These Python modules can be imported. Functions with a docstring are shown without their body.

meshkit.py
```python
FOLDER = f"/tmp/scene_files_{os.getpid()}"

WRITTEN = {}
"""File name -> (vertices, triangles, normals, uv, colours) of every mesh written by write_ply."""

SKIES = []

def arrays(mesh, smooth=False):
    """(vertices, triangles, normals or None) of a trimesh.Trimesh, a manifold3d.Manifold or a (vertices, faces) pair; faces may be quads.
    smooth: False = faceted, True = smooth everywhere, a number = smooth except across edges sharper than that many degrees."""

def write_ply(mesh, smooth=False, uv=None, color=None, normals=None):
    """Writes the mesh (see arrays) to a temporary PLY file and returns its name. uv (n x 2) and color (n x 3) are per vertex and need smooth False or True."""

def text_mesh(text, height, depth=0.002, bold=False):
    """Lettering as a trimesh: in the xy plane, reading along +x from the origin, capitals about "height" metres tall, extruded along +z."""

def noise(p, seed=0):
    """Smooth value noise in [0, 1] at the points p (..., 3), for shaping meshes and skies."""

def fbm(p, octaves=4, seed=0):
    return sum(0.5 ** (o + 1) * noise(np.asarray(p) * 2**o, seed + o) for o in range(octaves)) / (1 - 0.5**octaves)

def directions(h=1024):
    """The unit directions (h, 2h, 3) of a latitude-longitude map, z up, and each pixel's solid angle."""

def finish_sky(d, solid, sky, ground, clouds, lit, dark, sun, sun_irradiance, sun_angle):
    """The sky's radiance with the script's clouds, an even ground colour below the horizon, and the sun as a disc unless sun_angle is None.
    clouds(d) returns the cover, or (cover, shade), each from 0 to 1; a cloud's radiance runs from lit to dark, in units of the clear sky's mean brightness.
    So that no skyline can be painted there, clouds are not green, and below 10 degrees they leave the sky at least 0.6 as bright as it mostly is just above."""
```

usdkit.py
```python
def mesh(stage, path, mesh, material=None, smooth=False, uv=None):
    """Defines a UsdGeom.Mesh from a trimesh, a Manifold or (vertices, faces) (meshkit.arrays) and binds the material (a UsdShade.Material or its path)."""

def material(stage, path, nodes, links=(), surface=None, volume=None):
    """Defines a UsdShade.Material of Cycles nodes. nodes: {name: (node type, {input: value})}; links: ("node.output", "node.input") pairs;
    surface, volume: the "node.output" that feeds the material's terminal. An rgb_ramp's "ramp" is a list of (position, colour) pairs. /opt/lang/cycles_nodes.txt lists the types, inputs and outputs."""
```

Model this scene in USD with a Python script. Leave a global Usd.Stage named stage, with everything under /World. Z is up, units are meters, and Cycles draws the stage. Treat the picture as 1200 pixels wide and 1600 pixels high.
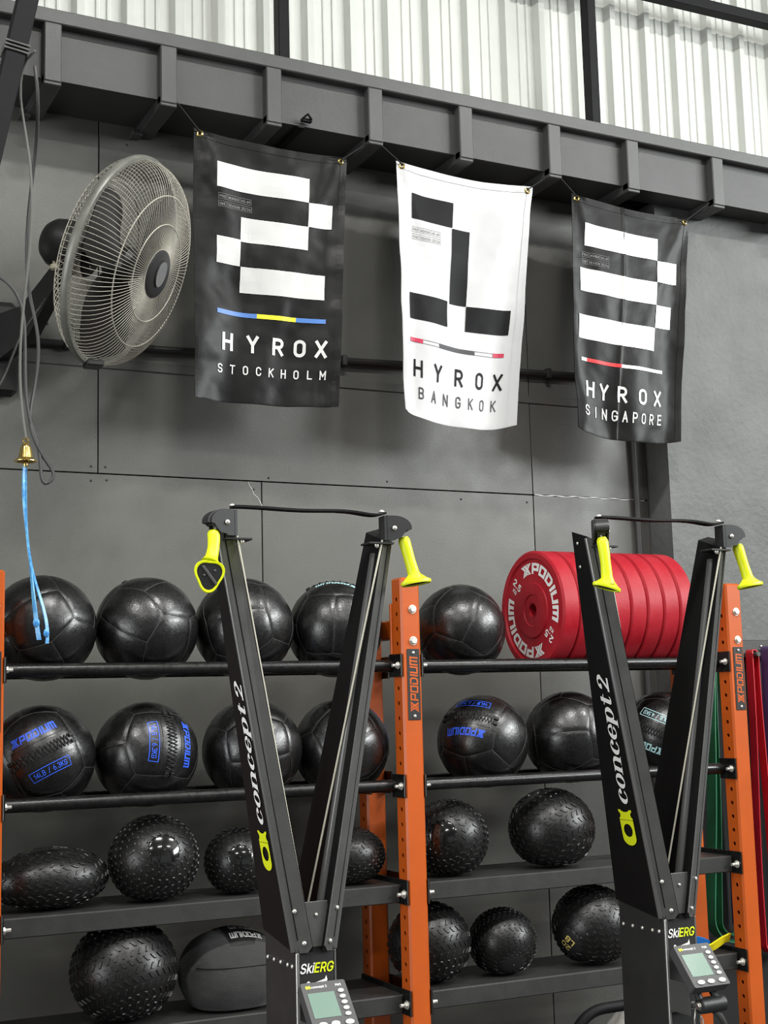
import math, random
import numpy as np, trimesh, manifold3d, meshkit, usdkit
from pxr import Usd, UsdGeom, UsdLux, UsdShade, Gf, Sdf
from shapely.geometry import LineString, Polygon, Point, box as sbox, MultiPolygon
from shapely.ops import unary_union
from shapely import affinity

A = np.array
random.seed(7)
rng = np.random.default_rng(7)
stage = Usd.Stage.CreateInMemory()
UsdGeom.SetStageUpAxis(stage, 'Z')
UsdGeom.SetStageMetersPerUnit(stage, 1.0)
world = UsdGeom.Xform.Define(stage, '/World')
stage.SetDefaultPrim(world.GetPrim())
UsdGeom.Scope.Define(stage, '/World/Looks')

# ------------------------------------------------------------------ camera
FOCAL_PX, YAW, PITCH, ROLL = 2190.0, .453, .1376, -.0257
EYE = A([0, 0, 1.70])
cf = A([math.sin(YAW) * math.cos(PITCH), math.cos(YAW) * math.cos(PITCH), math.sin(PITCH)])
cr0 = A([math.cos(YAW), -math.sin(YAW), 0.0])
cu0 = np.cross(cr0, cf)
cr = math.cos(ROLL) * cr0 + math.sin(ROLL) * cu0
cu = -math.sin(ROLL) * cr0 + math.cos(ROLL) * cu0
cam = UsdGeom.Camera.Define(stage, '/World/camera')
cam.CreateHorizontalApertureAttr(36.0)
cam.CreateVerticalApertureAttr(48.0)
cam.CreateFocalLengthAttr(FOCAL_PX / 1200 * 36.0)
cam.CreateClippingRangeAttr(Gf.Vec2f(0.05, 200))
cam.AddTransformOp().Set(Gf.Matrix4d(*[float(x) for x in (*cr, 0, *cu, 0, *(-cf), 0, *EYE, 1)]))
cam.CreateExposureAttr(-0.08)

# ------------------------------------------------------------------ light
dome = UsdLux.DomeLight.Define(stage, '/World/sky_light')      # daylight through the open side of the hall
dome.CreateIntensityAttr(1.0)
dome.CreateColorAttr(Gf.Vec3f(.95, 1.0, 1.0))
dome.CreateExposureAttr(-3.2)

def rect_light(name, pos, target, w, h, power, col=(1, .985, .95)):
    l = UsdLux.RectLight.Define(stage, '/World/' + name)
    l.CreateWidthAttr(w); l.CreateHeightAttr(h)
    l.CreateIntensityAttr(power); l.CreateColorAttr(Gf.Vec3f(*col))
    z = A(pos, float) - A(target, float); z /= np.linalg.norm(z)
    x = np.cross([0, 0, 1.0], z)
    x = A([1.0, 0, 0]) if np.linalg.norm(x) < 1e-6 else x / np.linalg.norm(x)
    y = np.cross(z, x)
    l.AddTransformOp().Set(Gf.Matrix4d(*[float(v) for v in (*x, 0, *y, 0, *z, 0, *pos, 1)]))
    return l

HALL_X0, HALL_X1, HALL_Y0, HALL_Z = -5.0, 10.0, -9.0, 7.2
for i, (lx, ly) in enumerate([(-2.2, 1.2), (1.6, 1.2), (5.4, 1.2), (-2.2, -2.8), (1.6, -2.8), (5.4, -2.8)]):
    rect_light('high_bay_lamp_%03d' % i, (lx, ly, 6.7), (lx, ly, 0), 1.3, .35, 135.0 if ly > 0 else 85.0)
# daylight windows high in the side walls of the hall
rect_light('daylight_right', (HALL_X1 - .06, -2.5, 5.3), (0, -2.5, 5.3), 8.0, 2.4, 25.0, (.97, 1, 1))
rect_light('daylight_left', (HALL_X0 + .06, 2.0, 1.9), (0, 2.0, 1.9), 4.0, 3.0, 7.0, (.97, 1, 1))

# ------------------------------------------------------------------ helpers: prims
_names = {}
def numbered(parent, name):
    k = (parent, name)
    n = _names.get(k, 0)
    _names[k] = n + 1
    return name if n == 0 else '%s_%03d' % (name, n)

def put(prim, label=None, cat=None, group=None, kind=None):
    for k, v in (('label', label), ('category', cat), ('group', group), ('kind', kind)):
        if v: prim.SetCustomDataByKey(k, v)
    return prim

class Thing:
    """An Xform directly under /World; geometry is given in world coordinates (or local ones with local=True)."""
    def __init__(self, name, label=None, cat=None, loc=(0, 0, 0), group=None, kind=None, mat=None):
        self.path = '/World/' + numbered('/World', name)
        self.x = UsdGeom.Xform.Define(stage, self.path)
        self.loc = A(loc, float); self.mat = mat
        if mat is not None:
            m = np.eye(4); m[:3, :3] = A(mat).T; m[3, :3] = loc
            self.x.AddTransformOp().Set(Gf.Matrix4d(*[float(v) for v in m.ravel()]))
        else:
            self.x.AddTranslateOp().Set(Gf.Vec3d(*[float(v) for v in loc]))
        put(self.x.GetPrim(), label, cat, group, kind)
    def add(self, name, mesh, m, under=None, smooth=30, label=None, kind=None, local=False):
        v, f = arr(mesh)
        if not local and self.mat is None: v = v - self.loc
        p = under.GetPath().pathString if under is not None else self.path
        path = p + '/' + numbered(p, name)
        o = usdkit.mesh(stage, path, trimesh.Trimesh(v, f, process=False), m, smooth=smooth).GetPrim()
        put(o, label, kind=kind)
        return o

def arr(mesh):
    if isinstance(mesh, (list,)) and len(mesh) and not isinstance(mesh[0], np.ndarray):
        mesh = cat(mesh)
    if hasattr(mesh, 'to_mesh'):
        q = mesh.to_mesh(); return np.array(q.vert_properties[:, :3], float), np.array(q.tri_verts)
    if isinstance(mesh, tuple):
        v, f = np.asarray(mesh[0], float), np.asarray(mesh[1], int)
        if f.shape[1] == 4: f = np.vstack([f[:, [0, 1, 2]], f[:, [0, 2, 3]]])
        return v, f
    return np.array(mesh.vertices), np.array(mesh.faces)

def cat(ms):
    vs, fs, n = [], [], 0
    for m in ms:
        v, f = arr(m); vs.append(v); fs.append(f + n); n += len(v)
    return np.vstack(vs), np.vstack(fs)

def xf(mesh, M3=None, t=(0, 0, 0)):
    v, f = arr(mesh)
    if M3 is not None: v = v @ A(M3).T
    return v + A(t, float), f

# ------------------------------------------------------------------ helpers: shapes
def unit(v):
    v = A(v, float); return v / np.linalg.norm(v)

def frame(z, up=(0, 0, 1)):
    """3x3 whose columns are x, y, z with z along the given direction."""
    z = unit(z); up = A(up, float)
    if abs(z @ unit(up)) > .98: up = A([1.0, 0, 0])
    x = unit(np.cross(up, z)); return np.stack([x, np.cross(z, x), z], 1)

_BOXF = None
def cbox(x0, x1, y0, y1, z0, z1, c=.003):
    """A box with chamfered edges."""
    if c <= 0:
        m = trimesh.creation.box([x1 - x0, y1 - y0, z1 - z0]); return np.array(m.vertices) + A([(x0 + x1) / 2, (y0 + y1) / 2, (z0 + z1) / 2]), np.array(m.faces)
    c = min(c, .45 * min(x1 - x0, y1 - y0, z1 - z0))
    P = []
    for x, sx in ((x0, 1), (x1, -1)):
        for y, sy in ((y0, 1), (y1, -1)):
            for z, sz in ((z0, 1), (z1, -1)):
                P += [(x + sx * c, y + sy * c, z), (x + sx * c, y, z + sz * c), (x, y + sy * c, z + sz * c)]
    return hull(P)

def hull(P):
    m = trimesh.convex.convex_hull(A(P, float)); return np.array(m.vertices), np.array(m.faces)

def prism(poly, h, M3=None, t=(0, 0, 0)):
    """Extrusion of a shapely polygon along +z, then moved."""
    out = []
    for g in getattr(poly, 'geoms', [poly]):
        if g.area < 1e-10: continue
        out.append(trimesh.creation.extrude_polygon(g, h, engine='earcut'))
    return xf(cat(out), M3, t)

def tube(pts, r, n=10, closed=False, cap=True):
    P = A(pts, float); N = len(P)
    R = np.full(N, r) if np.ndim(r) == 0 else A(r, float)
    if closed: T = np.roll(P, -1, 0) - np.roll(P, 1, 0)
    else: T = np.gradient(P, axis=0)
    T /= np.linalg.norm(T, axis=1, keepdims=True)
    u = np.cross(T[0], [0, 0, 1.0])
    if np.linalg.norm(u) < 1e-3: u = np.cross(T[0], [1.0, 0, 0])
    u = unit(u); V = []
    a = np.linspace(0, 2 * np.pi, n, endpoint=False)
    for i in range(N):
        u = unit(u - T[i] * (u @ T[i])); w = np.cross(T[i], u)
        V.append(P[i] + R[i] * (np.cos(a)[:, None] * u + np.sin(a)[:, None] * w))
    V = np.vstack(V); F = []
    for i in range(N if closed else N - 1):
        j = (i + 1) % N
        for k in range(n):
            q = (k + 1) % n
            F += [[i * n + k, j * n + k, j * n + q], [i * n + k, j * n + q, i * n + q]]
    if cap and not closed:
        V = np.vstack([V, P[0], P[-1]])
        for k in range(n):
            q = (k + 1) % n
            F += [[N * n, k, q], [N * n + 1, (N - 1) * n + q, (N - 1) * n + k]]
    F = A(F)[:, ::-1] if False else A(F)
    return V, F[:, [0, 2, 1]] if not closed else F[:, [0, 2, 1]]

def spline(pts, n=40):
    from scipy.interpolate import CubicSpline
    P = A(pts, float); d = np.r_[0, np.cumsum(np.linalg.norm(np.diff(P, axis=0), axis=1))]
    return CubicSpline(d, P)(np.linspace(0, d[-1], n))

def lathe(prof, n=32):
    """Revolves (r, z) points about z; ends on the axis are closed."""
    m = trimesh.creation.revolve(A(prof, float), sections=n)
    m.fix_normals()
    return np.array(m.vertices), np.array(m.faces)

def rod(a, b, r, n=16):
    a, b = A(a, float), A(b, float); L = np.linalg.norm(b - a)
    c = min(.002, r * .25)
    m = lathe([(0, 0), (r - c, 0), (r, c), (r, L - c), (r - c, L), (0, L)], n)
    return xf(m, frame(b - a), a)

def bolt(p, d, r=.011, h=.008, stud=0):
    """Washer, hexagon head and, if wanted, the stud's end."""
    wash = lathe([(0, 0), (r * 1.25, 0), (r * 1.25, .002), (0, .002)], 20)
    hx = lathe([(0, .002), (r, .002), (r, h * .8), (r * .85, h), (0, h)], 6)
    parts = [wash, hx]
    if stud: parts.append(lathe([(0, h), (r * .55, h), (r * .55, h + stud), (0, h + stud)], 12))
    return xf(cat(parts), frame(d), p)

def domed(p, d, r=.006, h=.0045):
    a = np.linspace(0, np.pi / 2, 6)
    return xf(lathe([(0, 0)] + [(r * np.cos(t), .001 + h * np.sin(t)) for t in a[:-1]] + [(0, .001 + h)], 16), frame(d), p)

def thick(P, nrm, t):
    """Grid surface P (h, w, 3) with normals nrm made into a thin solid sheet."""
    h, w = P.shape[:2]; F0 = P.reshape(-1, 3); B0 = (P - nrm * t).reshape(-1, 3); n = h * w; F = []
    idx = np.arange(n).reshape(h, w)
    a, b, c, d = idx[:-1, :-1].ravel(), idx[:-1, 1:].ravel(), idx[1:, 1:].ravel(), idx[1:, :-1].ravel()
    F = [np.stack([a, b, c], 1), np.stack([a, c, d], 1), np.stack([a, c, b], 1) + n, np.stack([a, d, c], 1) + n]
    rim = np.r_[idx[0, :], idx[1:, -1], idx[-1, -2::-1], idx[-2:0:-1, 0]]
    q = np.roll(rim, -1)
    F += [np.stack([rim, rim + n, q], 1), np.stack([q, rim + n, q + n], 1)]
    return np.vstack([F0, B0]), np.vstack(F)

def printed(polys, fn, cell=None):
    """Flat print laid on a surface: polygons in 2-D, cut into cells, each vertex placed by fn."""
    V, F, n = [], [], 0
    if not isinstance(polys, (list, tuple)): polys = [polys]
    for p in polys:
        pieces = [p]
        if cell:
            x0, y0, x1, y1 = p.bounds; pieces = []
            for i in range(int(x0 // cell), int(x1 // cell) + 1):
                for j in range(int(y0 // cell), int(y1 // cell) + 1):
                    pieces.append(p.intersection(sbox(i * cell, j * cell, (i + 1) * cell, (j + 1) * cell)))
        for q in pieces:
            for g in getattr(q, 'geoms', [q]):
                if g.geom_type != 'Polygon' or g.area < 1e-9: continue
                v, f = trimesh.creation.triangulate_polygon(g, engine='earcut')
                if len(f) == 0: continue
                V.append(v); F.append(f + n); n += len(v)
    V = np.vstack(V); F = np.vstack(F)
    a = V[F]; ar = np.cross(a[:, 1] - a[:, 0], a[:, 2] - a[:, 0])
    F[ar < 0] = F[ar < 0][:, ::-1]
    return fn(V), F

def plane_fn(o, ex, ey, off=.0006):
    o, ex, ey = A(o, float), unit(ex), unit(ey); n = np.cross(ex, ey)
    return lambda V: o + V[:, :1] * ex + V[:, 1:2] * ey + n * off

# ------------------------------------------------------------------ helpers: lettering
def _arc(cx, cy, rx, ry, a0, a1, n=12):
    t = np.radians(np.linspace(a0, a1, n)); return [(cx + rx * math.cos(k), cy + ry * math.sin(k)) for k in t]

def _rr(w, r, x0=0, y0=0, h=1):
    return (_arc(x0 + w - r, y0 + h - r, r, r, 0, 90, 7) + _arc(x0 + r, y0 + h - r, r, r, 90, 180, 7) + _arc(x0 + r, y0 + r, r, r, 180, 270, 7) + _arc(x0 + w - r, y0 + r, r, r, 270, 360, 7) + [(x0 + w, y0 + h - r)])

W = .58
GLY = {
 'A': [[(0, 0), (W / 2, 1), (W, 0)], [(W * .17, .32), (W * .83, .32)]],
 'B': [[(0, 0), (0, 1)] + _arc(W - .24, .76, .22, .24, 90, -90, 9) + [(0, .52)], [(0, .52)] + _arc(W - .26, .26, .26, .26, 90, -90, 9) + [(0, 0)]],
 'C': [_arc(W - .28, .72, .28, .28, 10, 90, 8) + _arc(.28, .72, .28, .28, 90, 180, 8) + _arc(.28, .28, .28, .28, 180, 270, 8) + _arc(W - .28, .28, .28, .28, 270, 350, 8)],
 'D': [[(0, 0), (0, 1)] + _arc(W - .3, .7, .3, .3, 90, 0, 8) + _arc(W - .3, .3, .3, .3, 0, -90, 8) + [(0, 0)]],
 'E': [[(W * .9, 1), (0, 1), (0, 0), (W * .9, 0)], [(0, .52), (W * .8, .52)]],
 'G': [_arc(W - .28, .72, .28, .28, 10, 90, 8) + _arc(.28, .72, .28, .28, 90, 180, 8) + _arc(.28, .28, .28, .28, 180, 270, 8) + _arc(W - .28, .28, .28, .28, 270, 360, 8) + [(W, .46), (W * .55, .46)]],
 'H': [[(0, 0), (0, 1)], [(W, 0), (W, 1)], [(0, .52), (W, .52)]],
 'I': [[(.05, 0), (.05, 1)]],
 'K': [[(0, 0), (0, 1)], [(W, 1), (0, .42)], [(W * .28, .6), (W, 0)]],
 'L': [[(0, 1), (0, 0), (W * .85, 0)]],
 'M': [[(0, 0), (0, 1), (W * .6, .4), (W * 1.2, 1), (W * 1.2, 0)]],
 'N': [[(0, 0), (0, 1), (W, 0), (W, 1)]],
 'O': [_rr(W, .28)],
 'P': [[(0, 0), (0, 1)] + _arc(W - .26, .73, .26, .27, 90, -90, 10) + [(0, .46)]],
 'R': [[(0, 0), (0, 1)] + _arc(W - .26, .73, .26, .27, 90, -90, 10) + [(0, .46)], [(W * .5, .46), (W, 0)]],
 'S': [_arc(W - .27, .75, .27, .25, 20, 90, 6) + _arc(.26, .75, .26, .25, 90, 270, 12) + _arc(W - .27, .25, .27, .25, 90, -90, 12) + _arc(.27, .25, .27, .25, 270, 200, 6)],
 'T': [[(0, 1), (W, 1)], [(W / 2, 1), (W / 2, 0)]],
 'U': [[(0, 1)] + _arc(.28, .28, .28, .28, 180, 270, 8) + _arc(W - .28, .28, .28, .28, 270, 360, 8) + [(W, 1)]],
 'W': [[(0, 1), (W * .3, 0), (W * .6, .8), (W * .9, 0), (W * 1.2, 1)]],
 'X': [[(0, 0), (W, 1)], [(0, 1), (W, 0)]],
 'Y': [[(0, 1), (W / 2, .45), (W, 1)], [(W / 2, .45), (W / 2, 0)]],
 '0': [_rr(W, .28)],
 '1': [[(.05, .78), (.28, 1), (.28, 0)]],
 '2': [_arc(W / 2, .72, W / 2, .28, 170, 0, 12) + [(W, .66), (0, 0), (W, 0)]],
 '3': [_arc(W / 2, .75, W / 2 - .02, .25, 160, -90, 12), _arc(W / 2, .26, W / 2, .26, 90, -160, 12)],
 '4': [[(W * .75, 0), (W * .75, 1), (0, .28), (W, .28)]],
 '5': [[(W * .9, 1), (.06, 1), (.03, .56)] + _arc(W / 2, .3, W / 2, .3, 110, -150, 14)],
 '6': [[(W * .7, 1), (.06, .48)] + _arc(W / 2, .29, W / 2, .29, 150, 510, 20)],
 '8': [_rr(W, .25, 0, 0, .52), _rr(W * .9, .24, W * .05, .52, .48)],
 '9': [_arc(W / 2, .71, W / 2, .29, -30, 330, 20), [(W, .71), (W * .35, 0)]],
 '7': [[(0, 1), (W, 1), (W * .35, 0)]],
 '/': [[(0, -.05), (W * .7, 1.05)]],
 '.': [[(.05, 0), (.05, .02)]],
 '-': [[(0, .5), (W * .6, .5)]],
}
def letters(text, h, t=.14, gap=.22, wide=1.0, shear=0.0, join='round', at=None, centre=False):
    """Stroke lettering: list of polygons, capitals h tall, from the origin along +x. at: x of each letter's middle."""
    out, x = [], 0.0
    js = {'round': 1, 'mitre': 2}[join]
    for i, ch in enumerate(text):
        if ch == ' ': x += (W * wide * .8 + gap) * h; continue
        st = GLY[ch]; w = max(p[0] for s in st for p in s)
        g = unary_union([LineString([(px * wide * h, (t / 2 + py * (1 - t)) * h) for px, py in s]).buffer(t * h / 2, cap_style=3 if join == 'mitre' else 1, join_style=js, quad_segs=5, mitre_limit=1.6) for s in st])
        g = affinity.affine_transform(g, [1, shear, 0, 1, 0, 0])
        gx = (x + t * h / 2) if at is None else at[i] - w * wide * h / 2
        out.append(affinity.translate(g, gx, 0))
        x += (w * wide + t + gap) * h
    if centre:
        b = unary_union(out).bounds; out = [affinity.translate(g, -(b[0] + b[2]) / 2, 0) for g in out]
    return out

def squared(text, h, t=.2, gap=.12, shear=.12, wide=1.15):
    """Square techno capitals for the XPODIUM mark, with its doubled X."""
    Wd = .62
    S = {'X': [[(0, 0), (1.02, 1)], [(0, 1), (1.02, 0)]],
         'P': [[(0, 0), (0, 1), (Wd, 1), (Wd, .38), (.22, .38)]], 'O': [[(0, 0), (0, 1), (Wd, 1), (Wd, 0), (0, 0), (0, .2)]],
         'D': [[(0, 0), (0, .62)], [(0, 1), (Wd * .8, 1), (Wd, .8), (Wd, .2), (Wd * .8, 0), (0, 0)]], 'I': [[(.05, 0), (.05, 1)]],
         'U': [[(0, 1), (0, 0), (Wd, 0), (Wd, 1)]], 'M': [[(0, 0), (0, 1), (Wd * 1.3, 1), (Wd * 1.3, 0)], [(Wd * .65, 1), (Wd * .65, .05)]]}
    out, x = [], 0.0
    for ch in text:
        st = S[ch]; w = max(p[0] for s in st for p in s) * wide
        tt = t * (2.1 if ch == 'X' else 1)
        g = unary_union([LineString([(px * wide * h, (t / 2 + py * (1 - t)) * h) for px, py in s]).buffer(tt * h / 2, cap_style=2 if ch == 'X' else 3, join_style=2) for s in st])
        if ch == 'X':
            def dx(o):
                return unary_union([LineString([((o + .0 + .66 * (k if up else 1 - k)) * wide * h, k * h) for k in (-.3, 1.3)]).buffer(.105 * h, cap_style=2) for up in (0, 1)]).intersection(sbox(-h, 0, 9 * h, h))
            x2 = dx(.34); g = unary_union([x2, dx(.06).difference(x2.buffer(.045 * h))])
        out.append(affinity.translate(affinity.affine_transform(g, [1, shear, 0, 1, 0, 0]), x + t * h / 2, 0))
        x += (w + t + gap) * h
    b = unary_union(out).bounds
    return [affinity.translate(g, -(b[0] + b[2]) / 2, 0) for g in out], b[2] - b[0]

def ell(cx, cy, rx, ry): return affinity.scale(Point(cx, cy).buffer(1, quad_segs=16), rx, ry)
def italic_serif(h):
    """The heavy italic word 'concept 2': list of polygons, lower-case letters h tall."""
    def o(): return ell(.42, .5, .42, .53).difference(ell(.42, .5, .16, .44))
    def c():
        g = ell(.42, .5, .42, .53).difference(ell(.47, .5, .2, .45)).difference(Polygon([(.5, .36), (1, .2), (1, .72), (.5, .66)]))
        return unary_union([g, Point(.64, .74).buffer(.15)])
    def e():
        g = ell(.42, .5, .42, .53).difference(ell(.45, .5, .18, .45)).difference(Polygon([(.5, .4), (1, .2), (1, .46), (.5, .46)]))
        return unary_union([g, sbox(.2, .45, .8, .55)])
    def stem(x, y0=0, y1=1): return unary_union([sbox(x, y0, x + .25, y1), sbox(x - .1, y1 - .08, x + .2, y1), sbox(x - .1, y0, x + .35, y0 + .07)])
    def n():
        arch = ell(.5, .62, .37, .41).difference(ell(.44, .52, .18, .4)).intersection(sbox(.25, .5, 1, 1.1))
        return unary_union([stem(.06), arch, sbox(.62, 0, .87, .64), sbox(.52, 0, .98, .07)])
    def p():
        bowl = ell(.52, .5, .4, .53).difference(ell(.5, .5, .15, .44))
        return unary_union([stem(.06, -.42, 1), bowl.intersection(sbox(.2, -.2, 1.2, 1.2))])
    def t(): return unary_union([sbox(.16, .12, .41, 1.3), sbox(0, .9, .58, 1.0), ell(.38, .15, .22, .17).difference(ell(.46, .22, .1, .1))])
    def two():
        top = ell(.42, 1.02, .4, .4).difference(ell(.38, 1.0, .18, .3)).intersection(sbox(0, .9, 1, 1.5))
        return unary_union([top, Point(.18, 1.03).buffer(.14), Polygon([(.58, .98), (.82, 1.0), (.34, .2), (.05, .02), (.05, .1)]), sbox(.02, 0, .8, .22)])
    out, x = [], 0.0
    for g, w in ((c(), .86), (o(), .9), (n(), 1.0), (c(), .86), (e(), .88), (p(), .98), (t(), .86), (two(), .9)):
        out.append(affinity.scale(affinity.affine_transform(affinity.translate(g, x, 0), [1, .22, 0, 1, 0, 0]), h, h, origin=(0, 0)))
        x += w
    return out, x * h

# ------------------------------------------------------------------ materials
def mat(name, col, rough=.5, metal=0.0, var=0, vscale=6, bump=0, bscale=60, coat=0, spec=.5, col2=None, sheen=0, trans=0, rvar=0):
    n = {'p': ('principled_bsdf', {'base_color': col, 'roughness': rough, 'metallic': metal, 'specular_ior_level': spec, 'coat_weight': coat, 'coat_roughness': .15, 'sheen_weight': sheen, 'transmission_weight': trans})}
    L = []
    if var or bump or rvar: n['g'] = ('texture_coordinate', {})
    if var:
        c2 = col2 or tuple(min(1, c * (1 + var)) for c in col)
        c1 = tuple(c * (1 - var) for c in col) if col2 is None else col
        n['v'] = ('noise_texture', {'scale': vscale, 'detail': 6, 'roughness': .6})
        n['r'] = ('rgb_ramp', {'ramp': [(.32, c1), (.68, c2)]})
        L += [('g.object', 'v.vector'), ('v.fac', 'r.fac'), ('r.color', 'p.base_color')]
    if rvar:
        n['rv'] = ('noise_texture', {'scale': vscale * 2.3, 'detail': 5})
        n['rm'] = ('map_range', {'from_min': .3, 'from_max': .7, 'to_min': max(.03, rough - rvar), 'to_max': min(1, rough + rvar)})
        L += [('g.object', 'rv.vector'), ('rv.fac', 'rm.value'), ('rm.result', 'p.roughness')]
    if bump:
        n['bn'] = ('noise_texture', {'scale': bscale, 'detail': 4})
        n['b'] = ('bump', {'strength': bump, 'distance': .01})
        L += [('g.object', 'bn.vector'), ('bn.fac', 'b.height'), ('b.normal', 'p.normal')]
    return usdkit.material(stage, '/World/Looks/' + name, n, L, surface='p.BSDF')

m_board = mat('board_paint', (.118, .118, .106), .42, var=.07, vscale=3, bump=.06, bscale=160, rvar=.08)
m_boards = [m_board, mat('board_paint_2', (.110, .110, .100), .45, var=.08, vscale=2.5, bump=.06, bscale=150, rvar=.08),
            mat('board_paint_3', (.125, .125, .112), .4, var=.07, vscale=3.5, bump=.06, bscale=170, rvar=.08)]
m_concrete = mat('concrete_paint', (.125, .13, .125), .6, var=.16, vscale=4, bump=.35, bscale=38)
m_steel_grey = mat('grey_steel_paint', (.062, .063, .061), .45, var=.12, vscale=5, bump=.05, bscale=90)
m_fascia = mat('fascia_paint', (.053, .053, .052), .5, var=.12, vscale=4, bump=.05, bscale=60)
m_black_steel = mat('black_steel', (.005, .005, .006), .6, spec=.2, var=.2, vscale=9, bump=.03, bscale=120)
m_dark_pipe = mat('dark_pipe', (.03, .03, .029), .35, var=.15, vscale=8)
m_white_sheet = mat('white_cladding', (.64, .655, .61), .45, var=.06, vscale=2.2)
m_floor = mat('rubber_floor', (.03, .03, .03), .7, var=.3, vscale=30, bump=.2, bscale=200)
m_ceiling = mat('ceiling_metal', (.22, .22, .21), .6)
m_hall = mat('hall_wall', (.13, .13, .125), .7)
m_orange = mat('orange_powder', (.52, .092, .009), .36, var=.06, vscale=7, bump=.04, bscale=300)
m_rail = mat('rack_black', (.007, .007, .007), .30, var=.3, vscale=25, bump=.04, bscale=150, rvar=.08)
m_shelf = mat('shelf_black', (.026, .026, .025), .5, var=.25, vscale=12, bump=.05, bscale=150)
m_zinc = mat('zinc', (.62, .61, .57), .32, metal=1.0)
m_bolt_white = mat('bright_bolt', (.78, .76, .70), .35, metal=.7)
m_vinyl = mat('black_vinyl', (.005, .005, .005), .32, spec=.8, bump=.07, bscale=22, rvar=.06, vscale=7)
m_vinyl_seam = mat('seam_thread', (.05, .05, .05), .5)
m_lace = mat('black_lace', (.006, .006, .006), .6)
m_blue_print = mat('blue_print', (.035, .12, .80), .4)
m_cyan_print = mat('pale_blue_print', (.45, .72, .75), .4)
m_white_print = mat('white_print', (.62, .62, .605), .45)
m_rubber = mat('slam_rubber', (.008, .008, .0078), .36, bump=.05, bscale=90, var=.2, vscale=9)
m_tread = mat('slam_tread', (.012, .012, .0117), .36, var=.2, vscale=9)
m_gloss = mat('gloss_black', (.006, .006, .006), .06, coat=.6)
m_decal_white = mat('decal_white', (.86, .86, .84), .4)
m_gold_print = mat('gold_print', (.75, .60, .18), .4)
m_red = mat('red_rubber', (.36, .004, .014), .45, spec=.28, col2=(.42, .022, .034), var=.1, vscale=9, bump=.04, bscale=80)
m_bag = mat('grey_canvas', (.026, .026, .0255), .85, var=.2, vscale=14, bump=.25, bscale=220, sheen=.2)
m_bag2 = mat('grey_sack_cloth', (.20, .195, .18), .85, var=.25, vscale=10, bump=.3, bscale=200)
m_flap = mat('black_webbing', (.010, .010, .010), .6, bump=.15, bscale=300)
m_erg = mat('erg_black', (.005, .005, .0053), .55, spec=.22, var=.2, vscale=12, bump=.03, bscale=200)
m_erg_grey = mat('erg_graphite', (.075, .075, .072), .4, var=.15, vscale=11, bump=.04, bscale=200)
m_erg_edge = mat('erg_edge', (.16, .16, .16), .28, metal=.5)
m_erg_col = mat('erg_column', (.026, .026, .026), .5, spec=.3, var=.15, vscale=9, bump=.03, bscale=200)
m_alu = mat('brushed_aluminium', (.42, .42, .41), .36, metal=.9)
m_plastic = mat('black_plastic', (.018, .018, .019), .45)
m_pm_grey = mat('monitor_grey', (.06, .06, .062), .5)
m_lcd = mat('lcd_glass', (.17, .26, .21), .22)
m_button = mat('button_grey', (.55, .55, .53), .5)
m_yellow = mat('handle_yellow', (.74, .82, .008), .4)
m_logo_yellow = mat('logo_yellow', (.76, .84, .01), .45)
m_cord = mat('cream_cord', (.62, .60, .50), .7)
m_flag_black = mat('black_flag_cloth', (.009, .009, .009), .36, spec=.16, bump=.06, bscale=35)
m_flag_white = mat('white_flag_cloth', (.56, .56, .56), .5, sheen=.1, bump=.05, bscale=30)
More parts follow.
